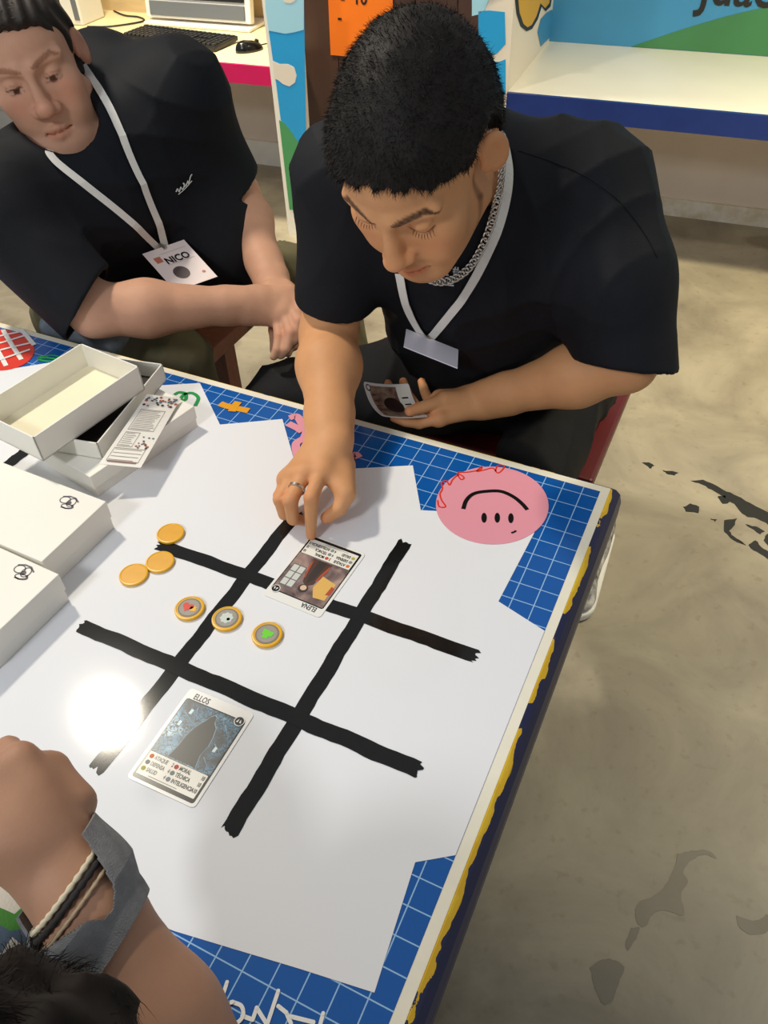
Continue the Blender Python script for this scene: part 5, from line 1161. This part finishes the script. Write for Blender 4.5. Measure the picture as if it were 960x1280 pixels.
mk('badge_logo', (bp([(.12,.18),(.27,.18),(.27,.32),(.12,.32)]), [(0,1,2,3)]), M('orange_brown_print', '#b4694c'), bd2)
for y in (.14, .42): mk('badge_rule', (bp([(.3,y),(.92,y),(.92,y+.012),(.3,y+.012)]), [(0,1,2,3)]), M('faint_print', '#b9a9a4'), bd2)
tv, tf = text_geo('NICO', .30, .035, 1.1); mk('badge_name', ([f2(.58+x*.66, .34-y*.9*W_/H_, .0018) for x, y in tv], tf), inkp, bd2)
mk('badge_picture', (bp([(.42+.17*math.cos(t), .66+.15*math.sin(t)) for t in np.linspace(0, 2*math.pi, 18, endpoint=False)]), [tuple(range(18))]), M('dark_brown_print', '#4b3b3a'), bd2)
mk('badge_mark', (bp([(.84+.04*math.cos(t), .80+.03*math.sin(t)) for t in np.linspace(0, 2*math.pi, 12, endpoint=False)]), [tuple(range(12))]), M('orange_brown_print', '#b4694c'), bd2)
mk('clip', MB().tube([f2(.47, -.06, .003), f2(.52, .07, .004)], .0035, 8), clipm, l2)
# ---- curb chain necklace
steel = M('polished_steel', '#cfccc4', rough=.18, metal=1.0)
nk_px = [(629,170),(628,190),(627,212),(624,238),(619,262),(611,288),(600,314),(587,334),(572,346),(556,352),(541,351),(531,345)]
NP = settle(BO1, on(BO1, smoothpath([np.array(a, float) for a in nk_px], 14), .0070), .0070, 10)
nk = thing('chain_necklace', 'thick silver curb chain around neck of the pointing person', 'necklace', NP[len(NP)//2])
acc, last, pts = 0, NP[0], [NP[0]]
for q_ in NP[1:]:
    if np.linalg.norm(q_-pts[-1]) > .0068: pts.append(q_)
me0 = None
def link_mesh():
    mb = MB(); n, m = 14, 6; vs_ = []
    for i in range(n):
        t = 2*math.pi*i/n; c = V3(.0062*math.cos(t), .0044*math.sin(t), .0012*math.sin(2*t)); r = V3(math.cos(t), math.sin(t), 0)
        for j in range(m): p_ = 2*math.pi*j/m; vs_.append(c+(r*math.cos(p_)+V3(0, 0, 1)*math.sin(p_))*.0017)
    mb.add(vs_, [(i*m+j, i*m+(j+1) % m, ((i+1) % n)*m+(j+1) % m, ((i+1) % n)*m+j) for i in range(n) for j in range(m)]); return mb
from mathutils import Matrix
lo0 = mk('link', link_mesh(), steel, loc=(0, 0, 0), smooth=True)
for i, p_ in enumerate(pts):
    o = lo0 if i == 0 else lo0.copy()
    if i: COL.objects.link(o)
    t = nrm(pts[min(i+1, len(pts)-1)]-pts[max(i-1, 0)]); n_ = BO1.normal(p_, .01); y_ = nrm(np.cross(n_, t)); n_ = np.cross(t, y_)
    tw = math.radians(28); y2 = y_*math.cos(tw)+n_*math.sin(tw); z2 = np.cross(t, y2)
    Mx = Matrix(((t[0], y2[0], z2[0], p_[0]-WL[nk.name][0]), (t[1], y2[1], z2[1], p_[1]-WL[nk.name][1]), (t[2], y2[2], z2[2], p_[2]-WL[nk.name][2]), (0, 0, 0, 1)))
    o.parent = nk; o.matrix_local = Mx
# ---- ring on the pointing hand
fa, fb = fingR[1][0], fingR[1][1]; rc = fa*.45+fb*.55; rd = nrm(fb-fa); ru = nrm(np.cross(rd, V3(0, 0, 1))); rv = np.cross(rd, ru); rm = MB(); n = 36; vs_ = []
for i in range(n):
    t = 2*math.pi*i/n; e = ru*math.cos(t)+rv*math.sin(t)
    for dr, da in ((.0106, -.0022), (.0120, -.0018), (.0120, .0018), (.0106, .0022)): vs_.append(rc+e*dr+rd*da)
rm.add(vs_, [(i*4+j, i*4+(j+1) % 4, ((i+1) % n)*4+(j+1) % 4, ((i+1) % n)*4+j) for i in range(n) for j in range(4)])
mk('finger_ring', rm, steel, loc=rc, smooth=False, label='silver band ring on bent finger of the pointing hand', cat='ring')
# ---- card held in the other hand, bent along its length
hc = Card('bent picture card held in the hand of the pointing person', heldf, org)
hc.body(); w, h = CW/2, CH/2
hc.part('art_panel', [(w-.005, h-.012), (-w+.005, h-.012), (-w+.005, -h+.036), (w-.005, -h+.036)], .0010, M('card_art_sepia', '#b09a80', rough=.35, col2='#6d4d44', vscale=60))
hc.part('stats_panel', hc.rr(-w+.006, w-.006, -h+.006, -h+.034, .001), .0010, cardp)
hc.shape('dark_shape', [(-.002+.019*math.cos(t), -.002+.024*math.sin(t)) for t in np.linspace(0, 2*math.pi, 24, endpoint=False)], .0014, M('sepia_dark', '#33221f', rough=.4))
hc.shape('corner_badge', hc.circ(w-.010, h-.010, .0062), .0014, cardk); hc.shape('badge_mark', hc.circ(w-.010, h-.010, .0042), .0016, cardw)
for i in range(4): hc.shape('stat_bar', [(-w+.012+i*.015, -h+.012), (-w+.015+i*.015, -h+.012), (-w+.015+i*.015, -h+.028), (-w+.012+i*.015, -h+.028)], .0014, cardk)
for i in range(5): hc.shape('art_stroke', [(-w+.012+i*.012, h-.016), (-w+.017+i*.012, h-.016), (-w+.013+i*.013, h-.034)], .0012, M('sepia_red', '#6f3430', rough=.4))
